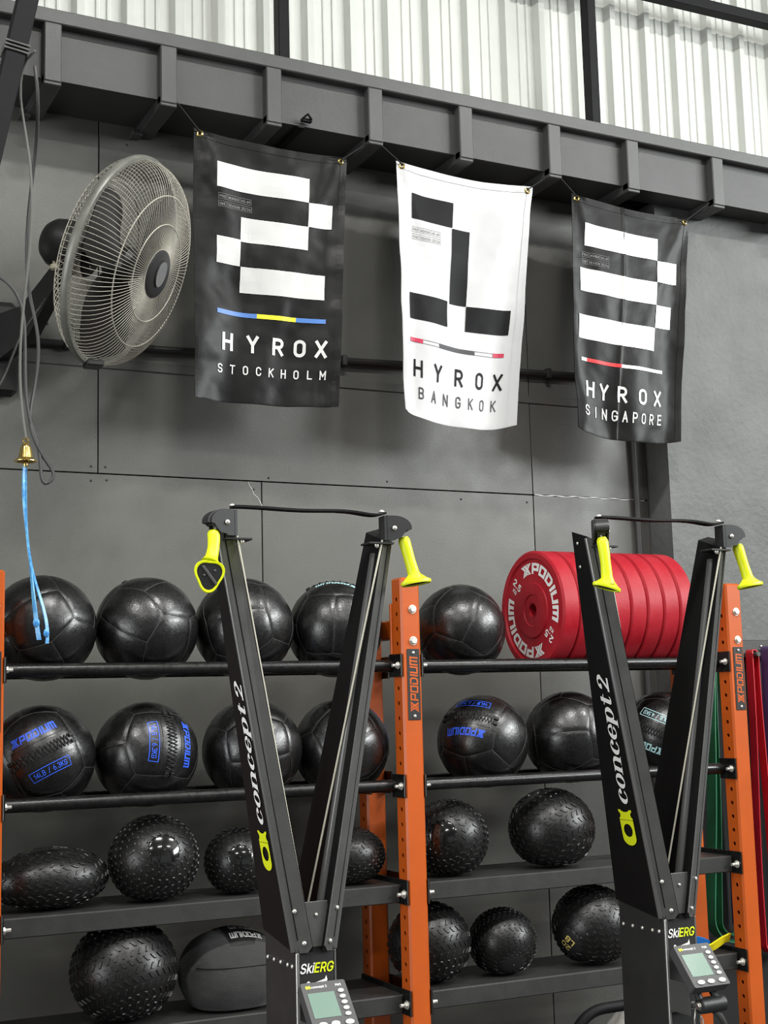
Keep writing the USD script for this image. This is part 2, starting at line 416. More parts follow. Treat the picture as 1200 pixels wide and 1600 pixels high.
m_print_black = mat('black_flag_print', (.007, .007, .0075), .5, spec=.12)
m_print_grey = mat('grey_flag_print', (.045, .045, .05), .5, spec=.3)
m_print_faint = mat('faint_grey_print', (.20, .20, .20), .5)
m_print_blue = mat('flag_blue', (.07, .20, .55), .45)
m_print_yellow = mat('flag_yellow', (.80, .72, .02), .45)
m_print_red = mat('flag_red', (.50, .015, .06), .45)
m_print_scarlet = mat('flag_scarlet', (.62, .015, .02), .45)
m_brass = mat('brass', (.78, .56, .18), .22, metal=1.0)
m_wire = mat('dusty_chrome', (.40, .38, .32), .5, metal=.2, var=.25, vscale=10)
m_rim = mat('rim_grey', (.21, .21, .185), .4, metal=.3, var=.2, vscale=12)
m_fan_black = mat('fan_black', (.016, .016, .016), .38)
m_blade = mat('fan_blade', (.03, .029, .027), .35, metal=.4)
m_badge = mat('fan_badge', (.16, .16, .165), .25)
m_knob = mat('cream_knob', (.58, .54, .42), .45)
m_cable = mat('grey_cable', (.045, .045, .043), .5)
m_rope = mat('dusty_rope', (.12, .12, .11), .8)
m_blue_cord = mat('blue_lanyard', (.02, .18, .52), .3, var=.5, vscale=60, col2=(.16, .48, .74))
def band_mat(n, c): return mat(n, c, .42, var=.12, vscale=8)
m_b_green, m_b_green2 = band_mat('band_green', (.028, .20, .09)), band_mat('band_green_dark', (.018, .12, .055))
m_b_navy, m_b_red, m_b_purple = band_mat('band_navy', (.012, .02, .12)), band_mat('band_red', (.50, .010, .02)), band_mat('band_purple', (.085, .045, .14))
m_b_blue, m_b_yellow = band_mat('band_blue', (.015, .16, .58)), band_mat('band_yellow', (.78, .66, .01))

# ------------------------------------------------------------------ the setting
WALL_Y, CONC_Y, CONC_X = 5.20, 5.04, 3.883
t = Thing('floor', kind='structure')
t.add('floor_slab', cbox(HALL_X0, HALL_X1, HALL_Y0, 5.6, -.1, 0, 0), m_floor)
t = Thing('ceiling', kind='structure')
t.add('ceiling_deck', cbox(HALL_X0, HALL_X1, HALL_Y0, 5.7, HALL_Z, HALL_Z + .1, 0), m_ceiling)
t = Thing('wall_left', kind='structure')
t.add('wall_panel', cbox(HALL_X0 - .1, HALL_X0, HALL_Y0, 5.7, 0, HALL_Z, 0), m_hall)
t = Thing('wall_right', kind='structure')
t.add('wall_panel', cbox(HALL_X1, HALL_X1 + .1, HALL_Y0, 5.7, 0, HALL_Z, 0), m_hall)
t = Thing('wall_front', kind='structure')                      # behind the camera, above the open roller door
t.add('wall_panel', cbox(HALL_X0, HALL_X1, HALL_Y0 - .1, HALL_Y0, 4.2, HALL_Z, 0), m_hall)

wb = Thing('wall_back', kind='structure')
wb.add('wall_core', cbox(HALL_X0, CONC_X + .3, WALL_Y + .012, 5.4, 0, 4.02, 0), m_black_steel)
JW = .0022
def boards(xs, z0, z1):
    for i in range(len(xs) - 1):
        wb.add('wall_board', cbox(xs[i] + JW, xs[i + 1] - JW, WALL_Y, WALL_Y + .012, z0 + JW, z1 - JW, .0012), m_boards[i % 3])
boards([-2.334, -1.114, .106, 1.326, 3.263, CONC_X], 2.604, 4.02)
boards([-1.671, -.451, .769, 1.989, 3.263, CONC_X], 0.0, 2.604)
scr = []
for sx, sz in [(1.30, 2.63), (1.355, 2.63), (1.30, 2.575), (1.36, 2.58), (1.955, 2.57), (2.02, 2.62), (1.30, 3.05), (1.36, 3.06), (1.13, 3.17), (1.44, 3.93), (3.23, 2.57), (2.9, 2.57), (2.55, 2.63), (1.32, 3.55), (3.2, 1.9), (3.3, 1.2)]:
    scr.append(domed((sx, WALL_Y, sz), (0, -1, 0), .0045, .002))
def crack(pts, w):
    P = A(pts, float); T = np.gradient(P, axis=0); N = np.stack([-T[:, 1], T[:, 0]], 1); N /= np.linalg.norm(N, axis=1, keepdims=True)
    k = w * (.5 + .5 * np.sin(np.arange(len(P)) * 2.3) ** 2)[:, None]
    return Polygon(np.vstack([P + N * k, (P - N * k)[::-1]]).tolist()).buffer(0)
ck = [crack([(1.933, 2.600), (1.937, 2.585), (1.948, 2.572), (1.955, 2.552), (1.972, 2.538), (1.985, 2.515), (1.990, 2.505)], .0016),
      crack([(x, 2.604 + .0015 * math.sin(x * 60)) for x in np.linspace(3.27, 3.86, 40)], .0024)]
wb.add('wall_crack', printed(ck, lambda V: np.stack([V[:, 0], np.full(len(V), WALL_Y - .0008), V[:, 1]], 1)), m_white_print, kind='stuff')
wb.add('wall_screw', scr, m_dark_pipe, kind='stuff')
conc = Thing('wall_right_bay', kind='structure')
g = np.meshgrid(np.linspace(CONC_X, 6.6, 90), np.linspace(0, 3.98, 130))
X, Z = g[0], g[1]
Yd = CONC_Y - .006 * (meshkit.fbm(np.stack([X * 3, X * 0, Z * 3], -1), 4, 3) - .5) - .012 * (meshkit.fbm(np.stack([X * .8, X * 0 + 4, Z * .8], -1), 2, 5) - .5)
P = np.stack([X, Yd, Z], -1)
conc.add('rendered_wall', thick(P, np.broadcast_to(A([0, -1.0, 0]), P.shape), .30), m_concrete, smooth=40)

# pipes along the wall
t = Thing('trim_1', kind='structure')
t.add('wall_pipe', tube(spline([(-.6, WALL_Y - .022, 3.07), (1.06, WALL_Y - .022, 3.09), (2.0, WALL_Y - .022, 3.115), (3.5, WALL_Y - .022, 3.155), (CONC_X - .01, WALL_Y - .022, 3.16)], 24), .015, 12), m_dark_pipe)
t.add('cover_strip', cbox(-.6, CONC_X - .005, WALL_Y - .006, WALL_Y, 3.015, 3.05, .002), m_boards[1])
for cx in (1.20, 2.35, 3.35):
    t.add('pipe_clip', xf(cbox(-.012, .012, -.042, 0, -.022, .022, .003), None, (cx, WALL_Y, 3.09 + (cx - 1.06) * .027)), m_dark_pipe)
t = Thing('trim_2', kind='structure')
t.add('conduit', rod((3.83, WALL_Y - .02, .2), (3.80, WALL_Y - .02, 3.0), .015), m_steel_grey)
t = Thing('trim_3', kind='structure')
t.add('skirt', cbox(HALL_X0, CONC_X, WALL_Y - .012, WALL_Y - .0005, 0, .1), m_black_steel)

# boxed steel ledge with brackets under the cladding
SL = -.0171
def tilt(mesh, x0=1.019):
    v, f = arr(mesh); v = v.copy(); v[:, 2] += SL * (v[:, 0] - x0); return v, f
lg = Thing('trim_4', kind='structure')
LX0, LX1, LY = -.9, 6.4, 4.86
lg.add('top_rail', tilt(cbox(LX0, LX1, LY, LY + .06, 4.212, 4.268, .004)), m_steel_grey)
lg.add('ledge_top', tilt(cbox(LX0, LX1, LY + .06, 5.5, 4.235, 4.26, .003)), m_steel_grey)
BX = [.145, .59, 1.037, 1.475, 1.902, 2.343, 2.762, 3.200, 3.610, 4.084, 4.53, 4.97, 5.4]
for i, bx in enumerate(BX):
    w = .064
    leg = cbox(bx, bx + w, LY - .002, LY + .045, 3.985, 4.212, .004)
    arm = cbox(bx, bx + w, LY + .003, WALL_Y if bx + w < CONC_X else CONC_Y, 3.974, 4.016, .003)
    b = lg.add('bracket', tilt(leg), m_steel_grey)
    lg.add('bracket_arm', tilt(arm), m_steel_grey, under=b)
    if bx < 1.6:
        lg.add('weld_lug', tilt(cbox(bx - .03, bx + .012, WALL_Y - .06, WALL_Y, 3.962, 3.985, .003)), m_steel_grey, under=b)
ex = [LX0] + [b + .032 for b in BX] + [LX1]
for i in range(len(ex) - 1):
    lg.add('fascia_panel', tilt(cbox(ex[i] + .001, ex[i + 1] - .001, LY + .042, LY + .054, 4.010, 4.215, .001)), m_fascia)
    lg.add('soffit_panel', tilt(cbox(ex[i] + .001, ex[i + 1] - .001, LY + .050, WALL_Y if ex[i + 1] < CONC_X else CONC_Y, 4.014, 4.024, .001)), m_fascia)
lg.add('cable_tie', tilt(cat([cbox(2.055, 2.10, LY + .012, LY + .03, 4.02, 4.035, .003), tube([(2.06, LY + .01, 4.03), (2.075, LY - .002, 4.045), (2.095, LY + .008, 4.03)], .005, 6), cbox(2.045, 2.075, LY + .03, WALL_Y, 3.998, 4.006, .002)])), m_black_steel)

# white corrugated cladding above the ledge, with studs and a purlin
cl = Thing('wall_upper', kind='structure')
def clad_profile(x0, w):
    pts = []
    pitch = w / 4
    for k in range(4):
        b = x0 + k * pitch
        pts += [(b, 0), (b + .018, -.030), (b + .048, -.030), (b + .066, 0)]
        m = b + .066; fw = pitch - .066
        for q in (.3, .62):
            pts += [(m + fw * q - .010, 0), (m + fw * q - .005, -.006), (m + fw * q + .005, -.006), (m + fw * q + .010, 0)]
    pts.append((x0 + w, 0)); return pts
CW = .82
for k in range(12):
    x0 = -1.4 + k * CW
    pr = clad_profile(x0, CW + .02)
    yo = 5.44 + .0015 * (k % 2)
    rows = []
    for zz in np.linspace(3.9, HALL_Z, 8):
        rows.append([(x, yo + d, zz) for x, d in pr])
    P = A(rows)
    cl.add('cladding_sheet', thick(P, np.broadcast_to(A([0, -1.0, 0]), P.shape), .0012), m_white_sheet, smooth=False)
for sx in (.48, 2.095, 3.66, 5.25):
    cl.add('stud', cbox(sx - .02, sx + .028, 5.15, 5.21, 4.0, HALL_Z, .003), m_black_steel)
cl.add('purlin', cbox(-1.6, 6.6, 5.24, 5.30, 5.135, 5.190, .003), m_black_steel)
cl.add('outer_skin', cbox(-1.6, 8.5, 5.50, 5.52, 3.9, HALL_Z, 0), m_white_sheet)

# raking steel brace and the grey column behind it, top corner
t = Thing('trim_5', kind='structure')
a0, a1 = A([.0416, 4.1, 0.0]), A([1.485, 4.1, 7.17])
fr = frame(a1 - a0, (0, 1, 0))
t.add('raking_brace', xf(cbox(-.031, .031, -.03, .03, 0, float(np.linalg.norm(a1 - a0)), .004), fr, a0), m_black_steel)
wr = []
for dz in (0, .012, .024):
    c = a0 + (a1 - a0) * ((3.69 + dz) / 7.17)
    wr.append(tube([c + fr @ A(q) for q in ((-.035, -.034, 0), (.035, -.034, .004), (.035, .034, .002), (-.035, .034, -.003))], .0035, 6, closed=True))
t.add('rope_lashing', wr, m_rope)
t = Thing('trim_6', kind='structure')
t.add('steel_column', cbox(.38, .775, 4.55, 4.72, 0, 6.0, .006), m_fascia)
t.add('trunking', cbox(.765, .80, 4.50, 4.55, 4.0, 6.0, .004), m_hall)

# ------------------------------------------------------------------ storage rack
RY = 4.40
rack = Thing('storage_rack', 'orange steel upright storage rack with black rails and shelves against the dark wall', 'rack', (2.235, 4.6, 0))
PW = .0755
PX = [.7575, 2.1977, 3.638]
RZ = [1.84, 1.424]
SZ = [1.06, .695]
def upright(x0, y0, top, holes=True):
    m = manifold3d.Manifold
    v, f = cbox(x0, x0 + PW, y0, y0 + PW, .012, top, .007)
    solid = m(manifold3d.Mesh(v.astype(np.float32), f.astype(np.uint32)))
    core = m.cube([PW - .008, PW - .008, top], False).translate([x0 + .004, y0 + .004, .02])
    core = core ^ m.cube([9, 9, top - .035], False).translate([-3, 0, .015])
    solid = solid - core
    hs = [m.cylinder(PW + .02, .008, .008, 12).rotate([0, 90, 0]).translate([x0 - .01, y0 + .036, z]) for z in np.arange(.46, top - .03, .052)]
    return solid - m.batch_boolean(hs, manifold3d.OpType.Add)
for k, px in enumerate(PX):
    up = rack.add('upright', upright(px, RY, 2.148), m_orange)
    rack.add('foot_plate', cbox(px - .03, px + PW + .03, RY - .03, RY + PW + .03, 0, .011), m_orange, under=up)
    for bz in (2.036, 1.925):
        rack.add('bolt', bolt((px + .045, RY, bz), (0, -1, 0), .0125, .010), m_bolt_white, under=up)
    rear = rack.add('upright', upright(px, 4.715, 2.06), m_orange)
    rack.add('foot_plate', cbox(px - .03, px + PW + .03, 4.715 - .03, 4.79 + .03, 0, .011), m_orange, under=rear)
    gs = Polygon([(0, -.085), (.012, -.085), (.012, -.045), (.075, -.045), (.075, .045), (.012, .045), (.012, .085), (0, .085)])
    br = rack.add('cross_brace', cbox(px + .012, px + PW - .012, RY + PW, 4.715, 1.937, 2.003, .004), m_orange)
    rack.add('gusset', cbox(px - .004, px + .008, RY + PW - .001, RY + PW + .012, 1.88, 2.06, .002), m_orange, under=br)
    rack.add('cross_brace', cbox(px + .012, px + PW - .012, RY + PW, 4.715, .12, .186, .004), m_orange)
    # name plate
    npl = rack.add('name_plate', cbox(px + .018, px + .066, RY - .003, RY - .0004, 1.650, 1.896, .001), m_plastic, under=up, label='black name plate with orange lettering')
    wd, wl = squared('XPODIUM', .032, t=.2, gap=.1, wide=1.0)
    rack.add('lettering', printed(wd, lambda V, px=px, wl=wl: A([px + .058, RY - .0036, 1.773]) + V[:, :1] * (.195 / wl) * A([0, 0, 1.0]) + V[:, 1:2] * A([-1.0, 0, 0])), m_orange, under=up)
    rack.add('plate_screw', [domed((px + .042, RY - .003, zz), (0, -1, 0), .006, .004) for zz in (1.663, 1.883)], m_bolt_white, under=up)
for bay in (0, 1):
    xa, xb = PX[bay] + PW, PX[bay + 1]
    for z in RZ:
        for yy, nm in ((4.472, 'front'), (4.745, 'rear')):
            rail = rack.add('tube_rail', rod((xa + .006, yy, z), (xb - .006, yy, z), .0215, 20), m_rail, label='round black %s rail' % nm)
            for s, xe in ((1, xa), (-1, xb)):
                x0, x1 = sorted((xe, xe + s * .007))
                pl = cbox(x0, x1, yy - .076, yy + .02, z - .04, z + .04, .002)
                
                rack.add('end_plate', cat([pl]), m_rail, under=rail)
                if nm == 'front':
                    rack.add('bolt', bolt((xe + s * .006, yy - .052, z), (s, 0, 0), .011, .010, .014), m_bolt_white, under=rail)
    for z in SZ:
        sh = rack.add('shelf', cbox(xa + .004, xb - .004, 4.449, 4.785, z + .018, z + .030, .002), m_shelf)
        rack.add('shelf_lip', cbox(xa + .012, xb - .012, 4.442, 4.4495, z - .030, z + .0295, .003), m_shelf, under=sh)
        rack.add('shelf_lip', cbox(xa + .012, xb - .012, 4.783, 4.789, z - .030, z + .0295, .003), m_shelf, under=sh)
        for s, xe in ((1, xa), (-1, xb)):
            x0, x1 = sorted((xe, xe + s * .006))
            rack.add('end_bracket', cbox(x0, x1, 4.396, 4.79, z - .036, z + .048, .002), m_rail, under=sh)
            rack.add('bolt', bolt((xe + s * .006, 4.420, z), (s, 0, 0), .012, .010, .016), m_bolt_white, under=sh)
    
# ------------------------------------------------------------------ wall balls
H = .25
def pyrito():
    q = 1 - H * H; r = 1 + H
    faces = []
    def perm(v, k): return tuple(np.roll(v, k))
    for k in range(3):
        for sz in (1, -1):
            for sy in (1, -1):
                a, b = (-q, 0, sz * r), (q, 0, sz * r)
                c, e = (1, sy, sz), (-1, sy, sz)
                tip = (0, sy * r, sz * q)
                loop = [a, b, c, tip, e]
                faces.append([unit(np.roll(A(p, float), k)) for p in loop])
    return faces
PENT = pyrito()
_ed = {}
for F_ in PENT:
    for i in range(5):
        a, b = F_[i], F_[(i + 1) % 5]
        key = tuple(sorted([tuple(np.round(a, 4)), tuple(np.round(b, 4))]))
        _ed[key] = (a, b)
EDGES = list(_ed.values())
def is_lace(a, b): return abs((unit(a + b)) @ A([0, 0, 1.0]) - 1) < 1e-6
SEAM_EDGES = EDGES
def seam_dist(D):
    best = np.full(len(D), 9.0)
    for a, b in SEAM_EDGES:
        n = unit(np.cross(a, b))
        s = D @ n; pr = D - s[:, None] * n
        pr /= np.maximum(np.linalg.norm(pr, axis=1, keepdims=True), 1e-9)
        inside = ((np.cross(a, pr) @ n) > 0) & ((np.cross(pr, b) @ n) > 0)
        d = np.where(inside, np.abs(np.arcsin(np.clip(s, -1, 1))), np.minimum(np.arccos(np.clip(D @ a, -1, 1)), np.arccos(np.clip(D @ b, -1, 1))))
        best = np.minimum(best, d)
    return best
def ball_r(D):
    d = seam_dist(D)
    lace = np.exp(-(D[:, 1] / .16) ** 2) * (D[:, 2] > .5) * (np.abs(D[:, 0]) < .62)
    g = .013 * np.exp(-(d / .035) ** 2) * (1 - lace)
    return (1 - g + .002 * lace) * (1 + .022 * (meshkit.noise(D * 1.7 + 3.1, 2) - .5) + .008 * (meshkit.noise(D * 5 + 1.3, 4) - .5))
def ball_panel(F_, n=11):
    c = unit(sum(F_)); V, T, o = [], [], 0
    for i in range(5):
        a, b = F_[i], F_[(i + 1) % 5]
        idx = {}
        for p in range(n + 1):
            for q in range(n + 1 - p):
                idx[p, q] = o; o += 1
                V.append(unit(c * (n - p - q) + a * p + b * q))
        for p in range(n):
            for q in range(n - p):
                T.append([idx[p, q], idx[p + 1, q], idx[p, q + 1]])
                if q < n - p - 1: T.append([idx[p + 1, q], idx[p + 1, q + 1], idx[p, q + 1]])
    V, T = A(V), A(T)
    m = trimesh.Trimesh(V, T, process=False); m.merge_vertices(digits_vertex=6)
    V, T = np.array(m.vertices), np.array(m.faces)
    w = np.einsum('ij,ij->i', np.cross(V[T[:, 1]] - V[T[:, 0]], V[T[:, 2]] - V[T[:, 0]]), V[T].mean(1))
    T[w < 0] = T[w < 0][:, ::-1]
    V = V / np.linalg.norm(V, axis=1, keepdims=True)
    return V * ball_r(V)[:, None], T
PANELS = [ball_panel(F_) for F_ in PENT]
def on_ball(V, off=.006):
    """2-D (angle along the lacing, angle across it) to the unit ball's surface."""
    a, b = V[:, 0], V[:, 1]
    D = np.stack([np.cos(b) * np.sin(a), np.sin(b), np.cos(b) * np.cos(a)], 1)
    return D * (ball_r(D) + off)[:, None]
def slerp(a, b, n):
    w = math.acos(np.clip(a @ b, -1, 1)); s = np.linspace(0, 1, n)
    return A([(math.sin((1 - k) * w) * a + math.sin(k * w) * b) / math.sin(w) for k in s])
def fill_ball(t, mprint, kg):
    for V, T in PANELS:
        t.add('panel', (V, T), m_vinyl, smooth=True, local=True)
    seams = []
    for a, b in SEAM_EDGES:
        if is_lace(a, b): continue
        D = slerp(a, b, 14)
        seams.append(tube(D * (ball_r(D) + .001)[:, None], .0058, 5))
    t.add('seam_piping', seams, m_vinyl_seam, local=True)
    ln, L = [], .56
    for sgn in (1, -1):
        x = np.linspace(-L, L, 12)
        ln.append(tube(on_ball(np.stack([x, sgn * .20 + 0 * x], 1), .003), .0045, 5))
        z = np.linspace(-L, L, 17)
        zig = np.stack([z, .10 * np.where(np.arange(17) % 2, 1, -1) * sgn], 1)
        fine = np.stack([np.interp(np.linspace(0, 16, 97), np.arange(17), zig[:, 0]), np.interp(np.linspace(0, 16, 97), np.arange(17), zig[:, 1])], 1)
        ln.append(tube(on_ball(fine, .012 + .006 * sgn), .0105, 5))
    t.add('lacing', ln, m_lace, local=True)
    for s in (-1, 1):
        for u in (-.06, .06):
            p = on_ball(A([[s * .63, u]]), .018)[0]
            t.add('lace_tab', xf(cbox(-.05, .05, -.035, .035, -.02, .02, .006), frame(p, (0, 1, 0)), p), m_lace, local=True)
    wd, wl = squared('XPODIUM', .17, t=.22, gap=.11, wide=.95)
    k = .98 / wl
    t.add('lettering', printed([affinity.translate(affinity.scale(g, k, 1, origin=(0, 0)), 0, .285) for g in wd], on_ball, .08), mprint, local=True, smooth=True)
    lt = letters('14LB / 6.3KG' if kg == 14 else '10LB / 4.5KG', .105, t=.15, gap=.1, wide=.9, centre=True)
    b = unary_union(lt).bounds; s = .70 / (b[2] - b[0])
    lt = [affinity.translate(affinity.scale(g, s, 1, origin=(0, 0)), 0, -.415) for g in lt]
    fr_ = sbox(-.41, -.45, .41, -.275).buffer(.012); fr_ = fr_.difference(fr_.buffer(-.016))
    t.add('weight_label', printed(lt + [fr_], on_ball, .08), mprint, local=True, smooth=True)

def ball_basis(pos, n, x):
    """Orientation from the lacing's direction n and its run x, both as (rightwards, upwards, towards the room) at the ball."""
    t3 = unit(EYE - A(pos)); r3 = unit(np.cross([0, 0, 1.0], t3)); u3 = np.cross(t3, r3)
    Bm = np.stack([r3, u3, t3], 1)
    n3 = Bm @ unit(n); x3 = Bm @ A(x, float); x3 = unit(x3 - n3 * (x3 @ n3))
    return np.stack([x3, np.cross(n3, x3), n3], 1)

PROTO = {}
def wall_ball(key, x, z, R, n, xdir, label, kind, y=4.6085):
    B3 = ball_basis((x, y, z), n, xdir) * R
    if kind not in PROTO:
        t = Thing('wall_ball', label, 'exercise ball', (x, y, z), 'black wall balls on the tube rails', mat=B3)
        fill_ball(t, *kind_args[kind]); PROTO[kind] = t
        return t
    path = '/World/' + numbered('/World', 'wall_ball')
    xo = UsdGeom.Xform.Define(stage, path)
    m = np.eye(4); m[:3, :3] = B3.T; m[3, :3] = (x, y, z)
    xo.GetPrim().GetReferences().AddInternalReference(Sdf.Path(PROTO[kind].path))
    xo.ClearXformOpOrder() if False else None
    xo.GetPrim().GetAttribute('xformOp:transform').Set(Gf.Matrix4d(*[float(v) for v in m.ravel()]))
    put(xo.GetPrim(), label, 'exercise ball', 'black wall balls on the tube rails')
    xo.GetPrim().SetInstanceable(True)
kind_args = {'blue': (m_blue_print, 14), 'pale': (m_cyan_print, 10)}
def rail_z(zr, R): return zr + math.sqrt((R + .0225) ** 2 - .1365 ** 2)
Z1, Z2 = RZ
for args in [
    ('F', .995, rail_z(Z2, .171), .171, (0, .13, 1), (1, .50, 0), 'wall ball with blue lettering and diagonal lacing at the rack end on the middle rail', 'blue'),
    ('G', 1.340, rail_z(Z2, .172), .172, (.50, .22, .84), (-.12, -1, 0), 'wall ball with a blue weight label turned sideways and upright lacing', 'blue'),
    ('J', 2.628, rail_z(Z2, .171), .171, (-.30, .56, .77), (-1, .34, 0), 'wall ball with upside-down blue lettering beside the middle orange upright', 'blue'),
    ('D', 2.036, rail_z(Z1, .171), .171, (.06, .985, -.13), (-1, -.12, 0), 'wall ball with pale lettering along its top, nearest the middle upright on the top rail', 'pale'),
    ('L', 3.455, rail_z(Z2, .170), .170, (-.30, .10, .95), (-1, .42, 0), 'wall ball with a pale upside-down weight label on the middle rail under the red plates', 'pale'),
    ('A', .995, rail_z(Z1, .173), .173, (.3, -.5, -.8), (1, .6, 0), 'plain black wall ball behind the hanging blue lanyard on the top rail', 'blue'),
    ('B', 1.342, rail_z(Z1, .173), .173, (-.75, .45, -.5), (.3, 1, .2), 'plain black wall ball on the top rail, second from the rack end', 'blue'),
    ('C', 1.690, rail_z(Z1, .174), .174, (.2, -.3, -.95), (.9, .2, 0), 'plain black wall ball on the top rail behind the arm of a ski machine', 'blue'),
    ('E', 2.548, rail_z(Z1, .170), .170, (-.3, -.3, -.9), (.5, 1, 0), 'plain black wall ball on the top rail beside the red plates', 'pale'),
    ('H', 1.715, rail_z(Z2, .172), .172, (-.2, .2, -.96), (1, .1, 0), 'plain black wall ball on the middle rail behind the arm with white lettering', 'blue'),
    ('I', 2.050, rail_z(Z2, .170), .170, (.80, .45, -.3), (.4, -.9, 0), 'plain black wall ball on the middle rail just before the middle upright', 'blue'),
    ('K', 3.012, rail_z(Z2, .174), .174, (.2, -.1, -.97), (1, .05, 0), 'plain black wall ball on the middle rail under the first red plates', 'blue'),
]: wall_ball(*args)

# ------------------------------------------------------------------ slam balls
def slam_ball(name, x, y, zbase, R, axis, label, cap=True, squash=None, text=None, rows=15, seed=0, cap_mat=None, cat_='exercise ball'):
    """A rubber slam ball with raised tread lugs in rings about its axis; squash: (sx, sy, sz) for a slack one, flat = height of the contact patch."""
    t3 = unit(EYE - A([x, y, zbase + R])); r3 = unit(np.cross([0, 0, 1.0], t3)); u3 = np.cross(t3, r3)
    az = np.stack([r3, u3, t3], 1) @ unit(axis)
    Fm = frame(az, (0.2, .3, 1))
    sq = A(squash or (1, 1, .97))
    r_ = np.random.default_rng(seed)
    def deform(V):
        P = (V @ Fm.T)
        D = P / np.maximum(np.linalg.norm(P, axis=1, keepdims=True), 1e-9)
        lump = .05 if squash else .012
        P = P * (1 + lump * (meshkit.noise(D * 1.6 + seed, seed) - .5))[:, None]
        P = P * R * sq
        zf = -R * sq[2] * .93
        low = P[:, 2] < zf + .25 * R * sq[2]
        k = (zf + .25 * R * sq[2]) - P[:, 2]
        P[:, 2] = np.where(low, (zf + .25 * R * sq[2]) - .25 * R * sq[2] * np.tanh(k / (.25 * R * sq[2])), P[:, 2])
        return P + A([x, y, zbase + R * sq[2] * .93])
    t = Thing(name, label, cat_, (x, y, zbase), 'black treaded slam balls on the shelves')
    cang = .34 if cap else .02
    th = np.linspace(cang, np.pi, 46)
    prof = [(math.sin(a), math.cos(a)) for a in th]; prof[-1] = (0, -1)
    if not cap: prof = [(0, 1)] + prof
    v, f = lathe(prof, 64)
    t.add('shell', (deform(v), f), m_rubber, smooth=True)
    V, F, n = [], [], 0
    lat = np.linspace(-1.32, 1.20 if cap else 1.32, rows)
    step = lat[1] - lat[0]
    for j, la in enumerate(lat):
        cnt = max(6, int(round(2 * np.pi * math.cos(la) / (step * .92))))
        dl = 2 * np.pi / cnt
        for k in range(cnt):
            lo = (k + .5 * (j % 2)) * dl
            s = 1 if j % 2 else -1
            # a slanted lug: outline in (lon, lat)
            c = A([[-.40, -.36], [-.06, -.36], [.40, .36], [.06, .36]]) * A([dl * s, step])
            q = []
            for h, sh in ((-.004, 1.0), (.020, .74)):
                for a, b in c * sh:
                    L_, B_ = lo + a, la + b
                    q.append(A([math.cos(B_) * math.cos(L_), math.cos(B_) * math.sin(L_), math.sin(B_)]) * (1 + h))
            V += q
            fs = [[4, 5, 6], [4, 6, 7]] + [[i, (i + 1) % 4, 4 + (i + 1) % 4] for i in range(4)] + [[i, 4 + (i + 1) % 4, 4 + i] for i in range(4)]
            fs = A(fs) if s > 0 else A(fs)[:, ::-1]
            F.append(fs + n); n += 8
    t.add('tread', (deform(A(V)), np.vstack(F)), m_tread, smooth=False, kind='stuff')
    if cap:
        a = np.linspace(.42, 0, 14)
        prof = [(math.sin(k), math.cos(k) * (1.008 if k < .36 else .992)) for k in a]; prof[-1] = (0, 1.008)
        v, f = lathe(prof, 40)
        cp = t.add('cap', (deform(v), f), cap_mat or m_gloss, smooth=40, label='smooth black cap')
        v, f = lathe([(.022, 1.004), (.022, 1.014), (.012, 1.016), (.010, 1.010), (0, 1.010)], 14)
        if not text: t.add('valve', (deform(v), f), m_zinc if cap_mat else m_plastic, under=cp)
        if text:
            ps = []
            for i, (s_, dy) in enumerate(text):
                ps += [affinity.translate(g, 0, dy) for g in letters(s_, .17, t=.2, gap=.1, centre=True)]
            ps = [affinity.rotate(g, text_rot, origin=(0, 0)) for g in ps]
            def fn(Q):
                D = np.stack([Q[:, 0], Q[:, 1], np.sqrt(1 - Q[:, 0] ** 2 - Q[:, 1] ** 2)], 1) * 1.0125
                return deform(D)
            t.add('lettering', printed(ps, fn), m_gold_print, under=cp)
    return t
text_rot = 0
T3, T4 = SZ[0] + .0305, SZ[1] + .0305
slam_ball('slam_ball', 1.022, 4.60, T3, .148, (-.15, .9, .3), 'slack flattened slam ball slumped on the upper shelf at the rack end', cap=False, squash=(1.25, .92, .66), seed=3)
slam_ball('slam_ball', 1.356, 4.58, T3, .146, (.24, .20, .95), 'round slam ball with a glossy cap, beside the slack flattened one', seed=5)
slam_ball('slam_ball', 1.652, 4.58, T3, .116, (.04, .12, .98), 'small slam ball with a glossy cap half behind the ski machine arm', seed=6, rows=13)
slam_ball('slam_ball', 2.045, 4.58, T3, .130, (-.35, .55, .75), 'squashed slam ball on the upper shelf just before the middle upright', squash=(1.10, .95, .78), seed=8)
slam_ball('slam_ball', 2.455, 4.58, T3, .143, (-.15, .12, .98), 'slam ball with a glossy cap on the upper shelf touching the middle upright', seed=9)
slam_ball('slam_ball', 2.895, 4.58, T3, .159, (-.62, .62, -.3), 'large capless slam ball alone in the middle of the upper shelf under the wall balls', cap=False, squash=(1.02, 1, .93), seed=11)
slam_ball('slam_ball', 1.258, 4.585, T4, .171, (-.30, .93, -.1), 'largest slam ball, on the lower shelf beside the grey sandbag', cap=False, squash=(1, 1, .95), seed=12, rows=17)
slam_ball('slam_ball', 2.372, 4.595, T4, .148, (-.2, .97, .0), 'slam ball on the lower shelf partly hidden by the middle upright', cap=False, seed=14)
slam_ball('slam_ball', 2.668, 4.585, T4, .124, (.30, -.66, .68), 'small slam ball with a dull black cap near its base on the lower shelf', seed=15, cap_mat=m_plastic, rows=15)
text_rot = 115
slam_ball('slam_ball', 3.058, 4.575, T4, .152, (-.62, -.42, .68), 'slam ball with a gold number on its cap on the lower shelf', seed=17, cap_mat=m_plastic, text=[('20', .04), ('LB', -.17)])

